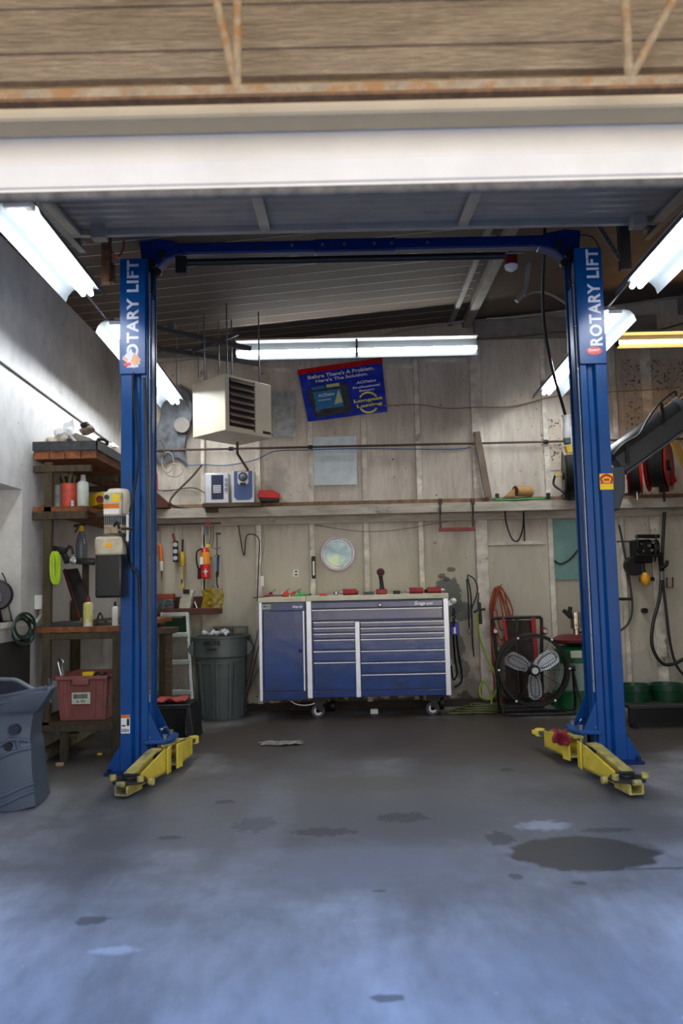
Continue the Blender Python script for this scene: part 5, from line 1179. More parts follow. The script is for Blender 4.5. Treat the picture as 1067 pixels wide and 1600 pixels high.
MB().box(*sitz(RB(145, 972, 178, 978, FY+.06, .3), BT)).build('flat_tray', dgrey, label='flat dark tray lying at the right end of the workbench', cat='tray', bevel=.004)
can_('white and yellow aerosol can with a red cap on the left workbench', 128, 143, 932, FY-.0, BT, mat('white yellow print', (214, 206, 110), .4, var=.1, scale=10, rgb2=(230, 230, 224), thr=.48), dred, neck=True, nm='spray_can', cat='spray can')
can_('small white bottle with a black top on the left workbench by the column', 174, 183, 940, FY+.02, BT, white, black, neck=True, nm='spray_can', cat='spray can')
q = MB(); q.tube([P(150, 976, FY+.0), P(156, 958, FY+.05), P(162, 968, FY), P(168, 972, FY)], .008); q.build('dark_cables', black, label='tangle of black cable on the workbench between the two cans', cat='cable')
# red bin
BX0, BX1 = P(85, 1090, FY-.01).x, P(169, 1090, FY-.01).x; bz1 = P(127, 1057, FY-.01).z; bz0 = LS+.002
bn_ = thing('storage_bin', 'dusty red plastic storage bin on the lower bench shelf', 'bin', ((BX0+BX1)/2, FY+.2, bz0))
pink = mat('dusty red plastic', (146, 88, 80), .55, var=.12)
q = MB(); ins = .03
q.loft([[(BX0+ins, FY+ins, bz0), (BX1-ins, FY+ins, bz0), (BX1-ins, FY+.5, bz0), (BX0+ins, FY+.5, bz0)], [(BX0+.008, FY, bz1), (BX1-.008, FY, bz1), (BX1-.008, FY+.55, bz1), (BX0+.008, FY+.55, bz1)], [(BX0+.02, FY+.012, bz1), (BX1-.02, FY+.012, bz1), (BX1-.02, FY+.538, bz1), (BX0+.02, FY+.538, bz1)], [(BX0+ins+.01, FY+ins+.01, bz0+.02), (BX1-ins-.01, FY+ins+.01, bz0+.02), (BX1-ins-.01, FY+.49, bz0+.02), (BX0+ins+.01, FY+.49, bz0+.02)]])
q.build('body', pink, bn_, bevel=.004)
q = MB(); q.box(BX0-.005, BX1+.005, FY-.02, FY+.0, bz1-.025, bz1+.003); q.box(BX0-.005, BX0+.01, FY-.02, FY+.56, bz1-.025, bz1+.003); q.box(BX1-.01, BX1+.005, FY-.02, FY+.56, bz1-.025, bz1+.003); q.build('rim', pink, bn_, bevel=.004)
q = MB(); cxm = (BX0+BX1)/2; q.box(cxm-.07, cxm+.06, FY-.03, FY+.01, bz1-.065, bz1-.02); q.build('handle', pink, bn_, bevel=.006)
for dx in (-.16, -.1, .1, .16): MB().bar((cxm+dx*.9, FY+ins-.006, bz0+.02), (cxm+dx, FY-.004, bz1-.03), .02, .008, up=(0, 1, 0)).build('rib', pink, bn_)
lr = RB(112, 1082, 141, 1100, FY-.012, .004); lbq = MB().box(*lr).build('paper_label', mat('pale green paper', (206, 210, 186), .7), bn_, label='pale printed paper label')
q = MB(); random.seed(3); x = lr[0]+.012
while x < lr[1]-.02: w_ = random.choice((.002, .003, .005)); q.box(x, x+w_, FY-.0135, FY-.012, (lr[4]+lr[5])/2-.003, lr[5]-.012); x += w_+random.choice((.002, .003))
q.build('barcode', ink, lbq)
text('label_lettering', 'A 702', ink, lbq, ((lr[0]+lr[1])/2, FY-.0125, lr[4]+.02), .065, .02, bold=.01)
MB().tube([P(97, 1062, FY+.1), P(93, 1045, FY+.1), P(91, 1034, FY+.1), P(95, 1030, FY+.1), P(99.5, 1034, FY+.1), P(98, 1043, FY+.1), P(100, 1062, FY+.1)], .009).build('bent_bar', chrome, label='bright looped metal bar sticking up out of the red bin', cat='bar')
MB().box(*RB(128, 1050, 145, 1057, FY+.03, .06)).build('yellow_tool', yellow, label='yellow and white tool lying on top of the red bin', cat='tool', bevel=.006)
q = MB(); 
q.tube([P(147, 1055, FY+.05), P(153, 1051, FY+.05), P(160, 1055, FY+.05), P(166, 1050, FY+.05)], .008); q.build('black_hose', black, label='short black hose ends at the right of the red bin', cat='hose')
q = MB(); q.bar(P(170, 1060, FY+.1), P(168, 1103, FY+.1), .03, .05); q.build('blue_bar', mat('grey blue plastic strip', (110, 132, 140), .5), label='grey-blue strip standing between the red bin and the bench post', cat='strip', bevel=.003)
q = MB(); q.bar(P(77, 1060, FY+.0), P(80, 1098, FY+.0), .008, .03); q.build('blue_bar', MATS['grey blue plastic strip'], label='thin grey-blue strip at the left side of the red bin', cat='strip')
# top shelf clutter
tz = zt_-.02
q = MB(); q.sheet(lambda u, v: P(84+30*u, 654+36*v+(1-u)*22*(1-v), FY+.25)+Vector((0, .06*noise.noise(Vector((u*4, v*4, 9)))+.04*v, 0)), 14, 14, .003); q.build('plastic_bag', glass, label='clear plastic bag with faint print on the top left shelf', cat='bag')
random.seed(11)
for i, (px, py, r_, m_) in enumerate(((82, 686, .04, paper), (99, 685, .05, mat('pale lump', (196, 192, 180), .7, var=.3, scale=20)), (106, 686, .035, grey), (136, 672, .05, mat('brown part', (120, 104, 88), .6, var=.4, scale=20)), (134, 664, .035, grime), (170, 700, .06, paper))):
    e = P(px, py, FY+.3 if i < 5 else 7.0); q = MB(); q.ball(e, (r_*1.2, r_, r_*.8), 14, 10)
    for v in q.v: v += Vector(((noise.noise(v*22)), noise.noise(v*25+Vector((3, 0, 0))), noise.noise(v*23)))*r_*.5
    q.build('crumpled_paper' if m_ in (paper,) else 'old_part', m_, label=['crumpled white paper at the left of the top shelf', 'pale lump beside the plastic bag on the top shelf', 'small grey part right of the plastic bag on the top shelf', 'brown metal part on the flat case on the top shelf', 'small dirty part topmost in the top shelf clutter', 'crumpled white paper furthest right on the top shelf'][i], cat='clutter', group='clutter on the top left shelf', angle=60)
q = MB(); e = P(128, 690, FY+.15); q.prism([P(112, 680, FY+.1), P(117, 676, FY+.1), P(140, 684, FY+.1), P(150, 690, FY+.1), P(120, 690, FY+.1)], (0, .3, 0)); q.build('flat_case', mat('grey flat case', (128, 124, 116), .6), label='sloping grey flat case on the top left shelf', cat='case', bevel=.004)
MB().tube([P(153, 688, FY+.2), P(160, 686, FY+.2), P(167, 690, FY+.3), P(166, 695, FY+.3), P(158, 693, FY+.2)], .014, closed=True).build('black_ring', black, label='black rubber ring on the right of the top left shelf', cat='ring')
# left wall: switch box, green cord coil, black round thing
ew = PX(58, 941, XL); sw = MB().box(XL, XL+.06, ew.y-.06, ew.y+.06, PX(58, 952, XL).z, PX(58, 930, XL).z).build('switch_box', white, label='white wall box on the left wall beside the shelving post', cat='socket', bevel=.006)
MB().tube([(XL+.03, ew.y, PX(58, 952, XL).z), (XL+.03, ew.y, PX(58, 962, XL).z), PX(56, 972, XL+.03), PX(50, 980, XL+.03)], .014).build('conduit', cream, sw)
q = MB(); random.seed(5)
for k in range(4):
    cxp, cyp = (34, 986) if k % 2 else (38, 978); rx, rz = 12+2*k, 17+1.5*k
    q.tube([PX(cxp+rx*math.cos(t_)+2*k-3, cyp+rz*math.sin(t_), XL+.05+.015*k) for t_ in [2*math.pi*j/14+k for j in range(14)]], .009, closed=True)
q.build('cord_coil', mat('dark green cord', (26, 56, 48), .5), label='coil of dark green cord hanging on the left wall below the window', cat='cord')
wire('extension_cable', MATS['dark green cord'], None, [tuple(v) for v in ((3, 895, 6.0), (9, 908, 6.0), (12, 930, 6.02), (14, 950, 6.03), (19, 970, 6.04), (24, 976, 6.05))], .006, label='dark cord running up from the green coil to the round fan', cat='cord')
fn = thing('round_fan', 'black round fan housing on the left wall cut by the frame', 'fan', tuple(P(-8, 930, 5.9)))
e = P(-8, 930, 5.85); MB().lathe(e+Vector((0, .02, 0)), [(.0, 0), (.10, .0), (.115, .03), (.115, .09), (.10, .12), (0, .12)], 30, axis=(-.35, 1, 0)).build('housing', mat('black blue plastic', (26, 26, 44), .4), fn)
MB().cyl(e+Vector((0, -.0, -.02)), e+Vector((0, .02, -.02)), .05, n=20).build('centre', grey, fn)
MB().bar(e+Vector((0, .06, -.11)), (e.x, e.y+.1, 1.1), .03, .03).build('foot', black, fn)

# ================================================================== GREY BUMPER COVER AT THE LEFT FRONT
def bx_(x, y): return (x/5.333, 1030+y/5.333)
bumper = mat('grey blue moulded plastic', (70, 78, 86), .5, var=.12, scale=5, rgb2=(84, 92, 100), thr=.6)
bm_t = thing('bumper_cover', 'grey blue plastic car bumper cover standing on the floor at the left edge', 'bumper', tuple(PZ(-10, 1245)))
edge = [(400, 232), (430, 252), (380, 335), (312, 425), (272, 458), (252, 560), (246, 675), (264, 735), (270, 900), (300, 1085)]
fY = 4.98
fr_ = [P(*bx_(*e), fY+.0) for e in edge]
fr_[-1].z = .02
low = min(v.z for v in fr_)
lft = XL+.05
# front skin: rows across
rowsz = fr_
q = MB()
def skin(u, v):
    k = v*(len(fr_)-1); i = min(int(k), len(fr_)-2); t_ = k-i
    r_ = fr_[i].lerp(fr_[i+1], t_); xl_ = lft
    x = xl_+(r_.x-xl_)*u
    bulge = -.10*math.sin(math.pi*min(1, (1-u)*1.1))*1.0-.02*math.sin(v*9)
    zt_l = r_.z-(.10 if v < .15 else 0)*(1-u)*(1-v/.15)*1.0
    zz_ = zt_l-(.08*(1-u) if v > .93 else 0)*1
    return Vector((x, fY+.12*u*u*0+bulge*.6, max(.004, zz_)))
q.sheet(skin, 26, 40, .006); q.build('outer_skin', bumper, bm_t)
# return flange and the inner shell forming the open trough on top
bk_ = [P(*bx_(*e), fY+.5) for e in ((60, 148), (235, 182), (430, 245))]
q = MB(); top_front = [skin(u, 0) for u in (.0, .35, .7, 1)]
def trough(u, v):
    a_ = skin(u, 0); x0_, x1_ = lft, fr_[0].x
    bz = .995*P(*bx_(60+370*max(0, (u-.55)/.45), 150+95*max(0, (u-.55)/.45)), fY+.5).z
    b_ = Vector((P(*bx_(430, 245), fY+.5).x*u+lft*(1-u), fY+.45*(1-.35*u), bz))
    r_ = a_.lerp(b_, v); r_.z -= .4*math.sin(math.pi*v)*(1-u**4)
    return r_
q.sheet(trough, 20, 16, .006); q.build('trough', mat('shade darkened plastic', (30, 36, 50), .5), bm_t)  # shade inside the trough is put into this darker colour
q = MB(); q.tube([trough(u, 1) for u in [i/10 for i in range(11)]], .014, 8); q.build('back_lip', mat('scuffed light edge', (120, 128, 132), .5, rgb2=(170, 170, 160), thr=.6), bm_t)
q = MB(); q.tube([skin(u, 0)+Vector((0, -.004, 0)) for u in [i/10 for i in range(11)]], .012, 8); q.build('front_lip', bumper, bm_t)
q = MB(); q.sheet(lambda u, v: Vector((skin(1, v).x-.02*u, skin(1, v).y+.3*u*(1-.5*(1-v)), skin(1, v).z)), 4, 30, .006); q.build('return_flange', bumper, bm_t)
for (cx_, cy_, r_) in ((147, 577, .032), (100, 716, .024)):
    e = P(*bx_(cx_, cy_), fY); best = skin(.85, .5)
    yy = min(skin(u, v).y for u in (.7, .8, .9) for v in (.4, .5, .6, .7))
    MB().cyl((e.x, yy-.012, e.z), (e.x, yy+.03, e.z), r_, n=24).build('round_hole', mat('shade darkened plastic', (0, 0, 0)) if r_ > .03 else ink, bm_t)
for pts in (((-80, 850), (60, 790), (150, 755), (265, 735)), ((-80, 760), (0, 730), (70, 680), (130, 655), (246, 675)), ((-60, 390), (60, 350), (200, 330), (300, 300), (400, 235)), ((-60, 1160), (80, 1110), (200, 1060), (292, 1030)), ((165, 655), (172, 720), (190, 742)), ((-60, 1215), (60, 1185), (180, 1135), (296, 1090))):
    cv = []
    for a_, b_ in pts:
        e = P(*bx_(a_, b_), fY)
        u = (e.x-lft)/(fr_[5].x-lft); e.y = fY-.06*math.sin(math.pi*min(1, (1-min(1, u))*1.1))-.014; cv.append(e)
    MB().tube(cv, .012, 8).build('moulded_ridge', bumper, bm_t)

# ================================================================== BACK RIGHT CORNER
# drum fan
FYY = 7.97
e = P(834.5, 1047.5, FYY); fc = Vector((e.x, FYY, e.z)); FR = P(890, 1047, FYY).x-e.x
df = thing('drum_fan', 'large black drum fan with three silver blades standing at the back wall', 'fan', (fc.x, FYY+.12, 0))
MB().lathe((fc.x, FYY, fc.z), [(FR-.012, 0), (FR+.004, -.006), (FR+.008, 0), (FR+.004, .02), (FR+.004, .16), (FR+.008, .18), (FR-.01, .18), (FR-.012, .01)], 56, axis=(0, 1, 0), cap=False).build('drum', blackm, df)
MB().lathe((fc.x, FYY-.004, fc.z), [(FR*.92, 0), (FR*.92, -.006), (FR, -.006), (FR, .004), (FR*.92, .004)], 56, axis=(0, 1, 0), cap=False).build('front_ring', black, df)
g_ = MB()
for k in range(12):
    r_ = FR*(.16+.067*k)
    g_.lathe((fc.x, FYY-.008+.02*(1-(r_/FR))*-1, fc.z), [(r_-.0016, 0), (r_, -.0016), (r_+.0016, 0), (r_, .0016)], 44, axis=(0, 1, 0), cap=False)
for k in range(12):
    a = 2*math.pi*k/12; d = Vector((math.cos(a), 0, math.sin(a))); g_.cyl(fc+d*.05+Vector((0, -.024, 0)), fc+d*FR+Vector((0, -.006, 0)), .0022, n=5)
g_.build('front_grille', blackm, df)
def blade(a):
    d = Vector((math.cos(a), 0, math.sin(a))); t_ = Vector((-math.sin(a), 0, math.cos(a)))
    def f(u, v):
        w_ = .050+.026*min(1, u*2.5); r_ = FR*(.12+.72*u); k = (v-.5)*2
        cut = 1-.10*max(0, u-.8)/.2*k*k
        return fc+d*(r_*cut)+t_*(w_*k*(1-.12*max(0, u-.85)/.15))+Vector((0, .06+k*.035, 0))
    q = MB(); q.sheet(f, 14, 8, .003); o = q.build('blade', mat('brushed silver blade', (206, 210, 214), .35, metal=.25, var=.08), df)
    q = MB(); q.tube([f(.12, .3), f(.3, .2), f(.75, .22), f(.9, .5), f(.75, .78), f(.3, .8), f(.12, .7)], .004, 6); 
    for v in q.v: v.y -= .012
    q.build('blade_rib', dgrey, o)
for a in (-86, 32, 152): blade(R(a))
MB().lathe(fc+Vector((0, -.03, 0)), [(.0, -.01), (.045, -.008), (.052, .0), (.052, .09), (0, .09)], 26, axis=(0, 1, 0)).build('hub', black, df)
MB().cyl(fc+Vector((0, -.047, 0)), fc+Vector((0, -.04, 0)), .032, n=24).build('hub_badge', silver, df)
MB().cyl(fc+Vector((0, .09, 0)), fc+Vector((0, .17, 0)), .07, n=20).build('motor', black, df)
for k, a in enumerate((2, 58, 115, 178, 237, 303)):
    d = Vector((math.cos(R(a)), 0, math.sin(R(a)))); MB().cyl(fc+d*(FR-.0)+Vector((0, -.02, 0)), fc+d*(FR-.0)+Vector((0, -.004, 0)), .011, n=10).build('grille_screw', white, df)
xl_, xr_ = P(779, 1050, FYY+.1).x-.0, P(895, 1050, FYY+.1).x
q = MB()
for yy in (FYY-.06, FYY+.16):
    q.tube([(xl_-.01, FYY+.1, fc.z-.02), (xl_-.012, (yy+FYY+.1)/2, fc.z-.2), (xl_-.0, yy, .06), (xl_+.04, yy, .022), (fc.x, yy, .02), (xr_-.04, yy, .022), (xr_+.02, yy, .07), (xr_+.012, (yy+FYY+.1)/2, fc.z-.2), (xr_+.0, FYY+.1, fc.z-.02)], .012, 10)
q.build('stand', blackm, df)
for x in (xl_, xr_): MB().cyl((x-.02, FYY+.1, fc.z), (x+.02, FYY+.1, fc.z), .028, n=14).build('pivot_knob', black, df)
# hand truck behind the fan
hd = thing('hand_truck', 'black tubular hand truck with red grips behind the drum fan', 'hand truck', (P(810, 1000, 8.5).x, 8.52, 0))
hl, hr = P(771, 1020, 8.5).x, P(848, 1020, 8.5).x; hz_ = P(810, 965, 8.5).z
MB().tube([(hl+.04, 8.48, .04), (hl+.03, 8.48, .5), (hl, 8.5, hz_-.06), (hl+.01, 8.5, hz_-.01), (hl+.05, 8.5, hz_), (hr-.05, 8.5, hz_), (hr-.01, 8.5, hz_-.01), (hr, 8.5, hz_-.06), (hr-.02, 8.48, .5), (hr-.03, 8.48, .04)], .017, 12).build('frame', black, hd)
MB().bar(((hl+hr)/2+.0, 8.5, hz_), ((hl+hr)/2+.02, 8.5, .1), .03, .02, up=(0, 1, 0)).build('centre_bar', blackm, hd)
MB().box(hl+.13, (hl+hr)/2-.01, 8.53, 8.55, .1, hz_-.03).build('back_board', mat('dark brown board', (58, 46, 36), .8, var=.3), hd); MB().box((hl+hr)/2+.02, hr-.09, 8.53, 8.55, .1, hz_-.03).build('back_board', MATS['dark brown board'], hd)
for px in (773, 850.5): e = P(px, 986, 8.47); q = MB(); q.ball(e, (.034, .034, .04), 16, 12); q.build('red_grip', dred, hd); MB().cyl(e+Vector((0, -.045, 0)), e+Vector((0, -.03, 0)), .02, n=12).build('grip_cap', silver, hd)
for i, (a, b, wd) in enumerate((((786, 965), (794, 1016), .03), ((833, 965), (838, 1040), .045))):
    MB().bar(P(*a, 8.45), P(*b, 8.45), wd, .01, up=(0, 1, 0)).build('red_strap', mat('bright red strap', (166, 30, 36), .6), hd)
MB().box(hl+.02, hr-.02, 8.36, 8.5, .04, .055).build('toe_plate', blackm, hd)
for x in (hl+.03, hr-.03): MB().cyl((x-.02, 8.54, .08), (x+.02, 8.54, .08), .08, n=20).build('wheel', dred, hd)
# orange cord loops
occ = mat('orange extension cord', (150, 62, 34), .5)
q = MB()
for k, (x0_, x1_, yt, yb_) in enumerate(((768, 795, 916, 1096), (770, 790, 920, 1010), (766, 799, 918, 1000), (772, 793, 922, 985), (767, 786, 918, 1060))):
    yy = 8.60-.012*k
    q.tube([P(x0_, (yt+yb_)/2, yy), P(x0_+1, yt+22, yy), P((x0_+x1_)/2-3, yt, yy), P(x1_-5, yt+18, yy), P(x1_+2, (yt+yb_)/2, yy), P(x1_+(4 if k % 2 else -8), yb_-15, yy), P((x0_+x1_)/2, yb_, yy), P(x0_+4, yb_-30, yy)], .0085, 7, closed=True)
q.build('orange_cable', occ, label='orange extension cord hanging in long loops behind the hand truck', cat='cord')
MB().cyl(P(783, 914, 8.52), P(783, 914, 8.70), .008, n=8).build('wall_peg', rust, label='rusty peg holding the orange cord', cat='peg')
# lime hose
lim = mat('lime air hose', (136, 160, 36), .4)
g0 = lambda px, py: (lambda r_: (r_.x, min(r_.y, 8.5), .013))(PZ(px, py))
q = MB().tube([P(747, 953, 8.5), P(746, 968, 8.5), P(751, 1000, 8.48), P(762, 1030, 8.45), P(773, 1052, 8.4), P(777, 1072, 8.4), P(768, 1092, 8.35), P(752, 1090, 8.3), P(750, 1072, 8.35), P(757, 1064, 8.35), P(764, 1078, 8.3), P(768, 1098, 8.25), P(757, 1108, 8.2), P(735, 1112, 8.15)], .0105, 10)
q.build('air_hose', lim, label='lime green air hose dropping from a black gun to a heap on the floor', cat='hose')
q = MB(); 
for k in range(4):
    rx, ry = .26-.03*k, .10-.008*k; cc = Vector((P(738, 1105, 8.2).x+.05*k, 8.2, .014+.022*k))
    q.tube([cc+Vector((rx*math.cos(t_), ry*math.sin(t_), .004*math.sin(3*t_))) for t_ in [2*math.pi*j/16 for j in range(16)]], .012, 8, closed=True)
q.build('hose_coil', mat('dirty olive hose', (80, 82, 40), .6, var=.3), label='flat coils of dirty olive hose on the floor beside the drum fan', cat='hose')
gn = thing('blow_gun', 'black air gun hanging on the batten at the top of the lime hose', 'air gun', tuple(P(750, 970, 8.5)))
MB().bar(P(748.5, 941, 8.52), P(751, 975, 8.52), .035, .03, up=(0, 1, 0)).build('body', black, gn, bevel=.006); MB().tube([P(740, 957, 8.5), P(748, 953, 8.5), P(758, 952, 8.5)], .012).build('cross_grip', black, gn); MB().cyl(P(748, 926, 8.52), P(747.5, 942, 8.52), .006, n=8).build('nozzle', black, gn)
# bungees
wr('black rubber strap with a hook, outer left one right of the cabinet', [(729, 905), (731, 925), (732, 950), (733, 982)], .008, black, 8.62, 'strap', 'rubber_strap', 'black straps hanging right of the cabinet')
wr('long black rubber strap hanging lowest right of the cabinet', [(730, 900), (735, 925), (737, 960), (738, 1000), (740.5, 1026)], .008, black, 8.6, 'strap', 'rubber_strap', 'black straps hanging right of the cabinet')
wr('black strap looping over to the batten right of the cabinet', [(730, 898), (740, 904), (746, 918), (744, 932), (738, 948), (737, 952)], .007, black, 8.58, 'strap', 'rubber_strap', 'black straps hanging right of the cabinet')
MB().tube([P(733, 981, 8.6), P(730.5, 987, 8.6), P(734, 992, 8.6), P(736, 987, 8.6)], .004, closed=True).build('hook_ring', steel, label='small steel ring at the end of the left rubber strap', cat='ring')
# side of cabinet: silver knob, chain, blue tag, cables
kn = thing('work_lamp', 'round white lamp head clamped on the right side of the drawer cabinet', 'lamp', tuple(P(708, 945, 8.2)))
MB().ball(P(708, 939, 8.2), (.035, .035, .03), 16, 12).build('lamp_head', paper, kn); MB().bar(P(699, 943, 8.2), P(706, 941, 8.2), .02, .05).build('clamp', silver, kn)
q = MB(); 
for k in range(7): q.tube([P(707+1.5*(k % 2), 950+4*k, 8.2), P(710+(k % 2), 953+4*k, 8.18), P(706, 955+4*k, 8.19)], .007, 6)
q.build('black_chain', black, label='black chain bunch below the white lamp beside the cabinet', cat='chain')
o = MB().box(*RB(704, 972, 717, 992, 8.2, .05)).build('blue_case', mat('bright blue plastic', (20, 34, 170), .35), label='small bright blue case hanging right of the drawer cabinet', cat='case', bevel=.006)
MB().box(*RB(709, 980, 712, 990, 8.195, .006)).build('chain_mark', silver, o)
q = MB().tube([P(713, 992, 8.22), P(716, 1020, 8.25), P(721, 1050, 8.3), P(720, 1066, 8.3), P(710, 1074, 8.3)], .011); q.build('black_cable', black, label='thick black cable looping below the blue case', cat='cable')
q = MB().tube([P(708, 992, 8.25), P(711, 1030, 8.3), P(714, 1052, 8.3), P(708, 1062, 8.3), P(705, 1040, 8.3)], .010); q.build('black_cable', black, label='thinner inner black cable hanging beside the cabinet side', cat='cable')
# tank
tk2 = thing('drain_tank', 'pale round tank with green bands and a dark red funnel top behind the fan', 'tank', (P(902, 1100, 8.4).x, 8.42, 0))
tx, ty = P(903, 1050, 8.40).x, 8.40
def zz2(py): return P(900, py, 8.15).z
rt = .24
MB().lathe((tx, ty, 0), [(0, .002), (rt+.02, .002), (rt+.02, zz2(1082)), (rt, zz2(1080))], 40).build('base_band', mat('green tank band', (20, 96, 54), .45, var=.2), tk2)
MB().lathe((tx, ty, 0), [(rt-.01, zz2(1083)), (rt-.01, zz2(1037))], 40, cap=False).build('body', mat('pale green grey tank', (150, 168, 156), .5, var=.12), tk2)
MB().lathe((tx, ty, 0), [(rt-.01, zz2(1037)), (rt, zz2(1036)), (rt, zz2(1018)), (rt-.05, zz2(1013)), (0, zz2(1012))], 40).build('top_band', MATS['green tank band'], tk2)
o = MB().box(*RB(892, 1017, 909, 1028, ty-rt-.01, .02)).build('label', MATS['pale green paper'], tk2)
MB().lathe((tx, ty, 0), [(.05, zz2(1014)), (.12, zz2(1010)), (.25, zz2(1005)), (.255, zz2(1001)), (.18, zz2(995)), (0, zz2(994))], 40).build('funnel', mat('dark red bowl', (96, 26, 34), .45, var=.15), tk2)
ux = P(900, 975, ty).x
MB().lathe((ux, ty, 0), [(.035, zz2(996)), (.035, zz2(985)), (.06, zz2(984)), (.06, zz2(958)), (.0, zz2(957))], 26).build('chrome_cup', mat('stained chrome', (186, 176, 160), .25, metal=.9, var=.35, scale=16), tk2)
q = MB(); q.bar(P(880, 953, 8.38), P(892, 965, 8.38), .04, .04); q.bar(P(889, 960, 8.38), P(891, 948, 8.38), .04, .04); q.build('valve_handle', black, tk2, bevel=.006)
MB().cyl(P(905, 988, 8.38), P(916, 988, 8.38), .012, n=10).build('side_tap', grime, tk2)
# bench with green pans
lbn = thing('low_bench', 'low black bench on the floor behind the right blue column', 'bench', (P(1040, 1130, 7.3).x, 7.4, 0))
X0, X1 = P(984, 1115, 7.15).x, P(1067, 1115, 7.15).x+.8
zt3 = P(1026, 1102, 7.15).z
MB().box(X0, X1, 7.15, 7.75, zt3-.03, zt3).build('top', mat('worn black top', (44, 42, 38), .5, var=.3), lbn, bevel=.004); MB().box(X0, X1, 7.17, 7.2, .04, zt3-.03).build('front_rail', blackm, lbn)
for x in (X0+.03, X1-.08): 
    for yy in (7.2, 7.65): MB().box(x, x+.05, yy, yy+.05, 0, zt3-.03).build('leg', blackm, lbn)
for i, (pa, pb_) in enumerate(((970, 1019), (1020, 1071))):
    a_, b_ = P(pa, 1085, 7.4).x, P(pb_, 1085, 7.4).x; rp_ = (b_-a_)/2; h_ = P(1000, 1072, 7.3).z-zt3-.002+.0
    t = thing('drain_pan', ['dark green round drain pan on the low bench, left one touching the column view', 'dark green round drain pan on the low bench at the right frame edge'][i], 'pan', ((a_+b_)/2, 7.42, zt3+.002), 'green drain pans')
    MB().lathe(((a_+b_)/2, 7.45, zt3+.002), [(0, 0), (rp_*.93, 0), (rp_*.97, h_*.6), (rp_*1.02, h_*.62), (rp_*1.02, h_), (rp_*.9, h_), (rp_*.78, .02), (0, .02)], 36, cap=False, axis=(0, 0, 1)).build('pan', green, t)
# pump on the wall
pm = thing('wall_pump', 'black greasy diaphragm pump bolted to the back wall at the right', 'pump', tuple(P(1005, 880, 8.55)))
gm = mat('oily black cast metal', (30, 29, 28), .35, metal=.4, var=.4, scale=20)
MB().box(*RB(990, 843, 1020, 880, 8.5, .14)).build('pump_body', gm, pm, bevel=.02)
MB().bar(P(993, 838, 8.5), P(1030, 838, 8.5), .05, .04).build('top_manifold', gm, pm, bevel=.01); MB().bar(P(993, 867, 8.48), P(1030, 868, 8.48), .05, .04).build('lower_manifold', gm, pm, bevel=.01)
MB().cyl(P(989, 858, 8.54), P(1000, 858, 8.54), .09, .08, n=24).build('left_chamber', gm, pm); MB().cyl(P(1018, 856, 8.54), P(1026, 856, 8.54), .08, .09, n=24).build('right_chamber', gm, pm)
for i, (x, y) in enumerate(((1001, 851), (1004, 861), (1014, 853), (1011, 868), (1020, 848), (1018, 860))): e = P(x, y, 8.49); MB().cyl((e.x, 8.475, e.z), (e.x, 8.5, e.z), .016, n=10).build('bolt', steel, pm)
for px in (995, 1024): MB().tube([P(px, 836, 8.48), P(px+1, 850, 8.46), P(px, 866, 8.47), P(px-1, 877, 8.5)], .009).build('hose', gm, pm)
MB().cyl((P(986, 845, 8.5).x-.12, 8.6, P(986, 845, 8.5).z), (P(994, 845, 8.5).x, 8.6, P(986, 845, 8.5).z), .01, n=8).build('feed_pipe', wireb, pm)
e = P(991, 884, 8.55); t = MB().cyl((e.x, 8.52, e.z), (e.x, 8.6, e.z), .105, n=30).build('black_disc', black, label='round black disc hanging on the wall below the pump', cat='disc', bevel=.008)
nz_ = thing('fuel_nozzle', 'yellow fuel nozzle hanging on the wall under the black pump', 'nozzle', tuple(P(1008, 912, 8.5)))
q = MB(); q.lathe(P(1009, 915, 8.5), [(.015, 0), (.04, .02), (.05, .06), (.045, .10), (.02, .14)], 22); q.build('grip', mat('amber yellow rubber', (222, 152, 24), .45), nz_)
MB().cyl(P(1005, 895, 8.52), P(1003, 882, 8.52), .028, .02, n=16).build('collar', black, nz_)
MB().box(*RB(1000, 902, 1023, 908, 8.55, .03)).build('holder', black, nz_, bevel=.004)
rope = mat('thick black hose', (28, 28, 27), .45)
q = MB().tube([P(1038, 800, 8.5), P(1034, 880, 8.5), P(1031, 930, 8.5), P(1020, 975, 8.45), P(1019, 1010, 8.45), P(1033, 1035, 8.45), P(1050, 1038, 8.45), P(1075, 1026, 8.45)], .018, 10, sub=8); q.build('black_hose', rope, label='thick black hose with a deep loop on the back wall at the right', cat='hose')
q = MB().tube([P(1035, 905, 8.52), P(1040, 950, 8.52), P(1047, 1005, 8.52), P(1057, 1040, 8.52), P(1075, 1062, 8.52)], .014, 10); q.build('black_hose', rope, label='thinner black hose slanting to the lower right frame edge', cat='hose')
q = MB().tube([P(967, 820, 8.6), P(975, 860, 8.6), P(983, 905, 8.6), P(988, 950, 8.6), P(981, 975, 8.6), P(965, 988, 8.6)], .012, 8); q.build('black_hose', rope, label='black hose curving just right of the right blue column', cat='hose')
q = MB(); q.bar(P(1031, 863, 8.5), P(1034, 892, 8.5), .04, .04, up=(0, 1, 0)); q.tube([P(1033, 888, 8.48), P(1041, 882, 8.46), P(1042, 876, 8.46)], .02); q.build('shut_off_valve', gm, label='black valve handle on the thick black hose', cat='valve')
MB().cyl(P(1034, 893, 8.5), P(1034, 906, 8.5), .022, n=14).build('hose_ferrule', steel, label='grey metal collar on the thick black hose', cat='collar')
MB().tube([P(1042, 902, 8.62), P(1042, 918, 8.62), P(1051, 918, 8.62), P(1051, 902, 8.62)], .008, closed=True, smooth=False).build('box_frame', rust, label='small rusty square frame on the wall right of the hoses', cat='frame')
e = P(1007, 954, 8.66); MB().cyl((e.x, 8.63, e.z), (e.x, 8.7, e.z), .028, n=16).build('wall_plug', black, label='round black plug in the wall below the yellow nozzle', cat='plug')
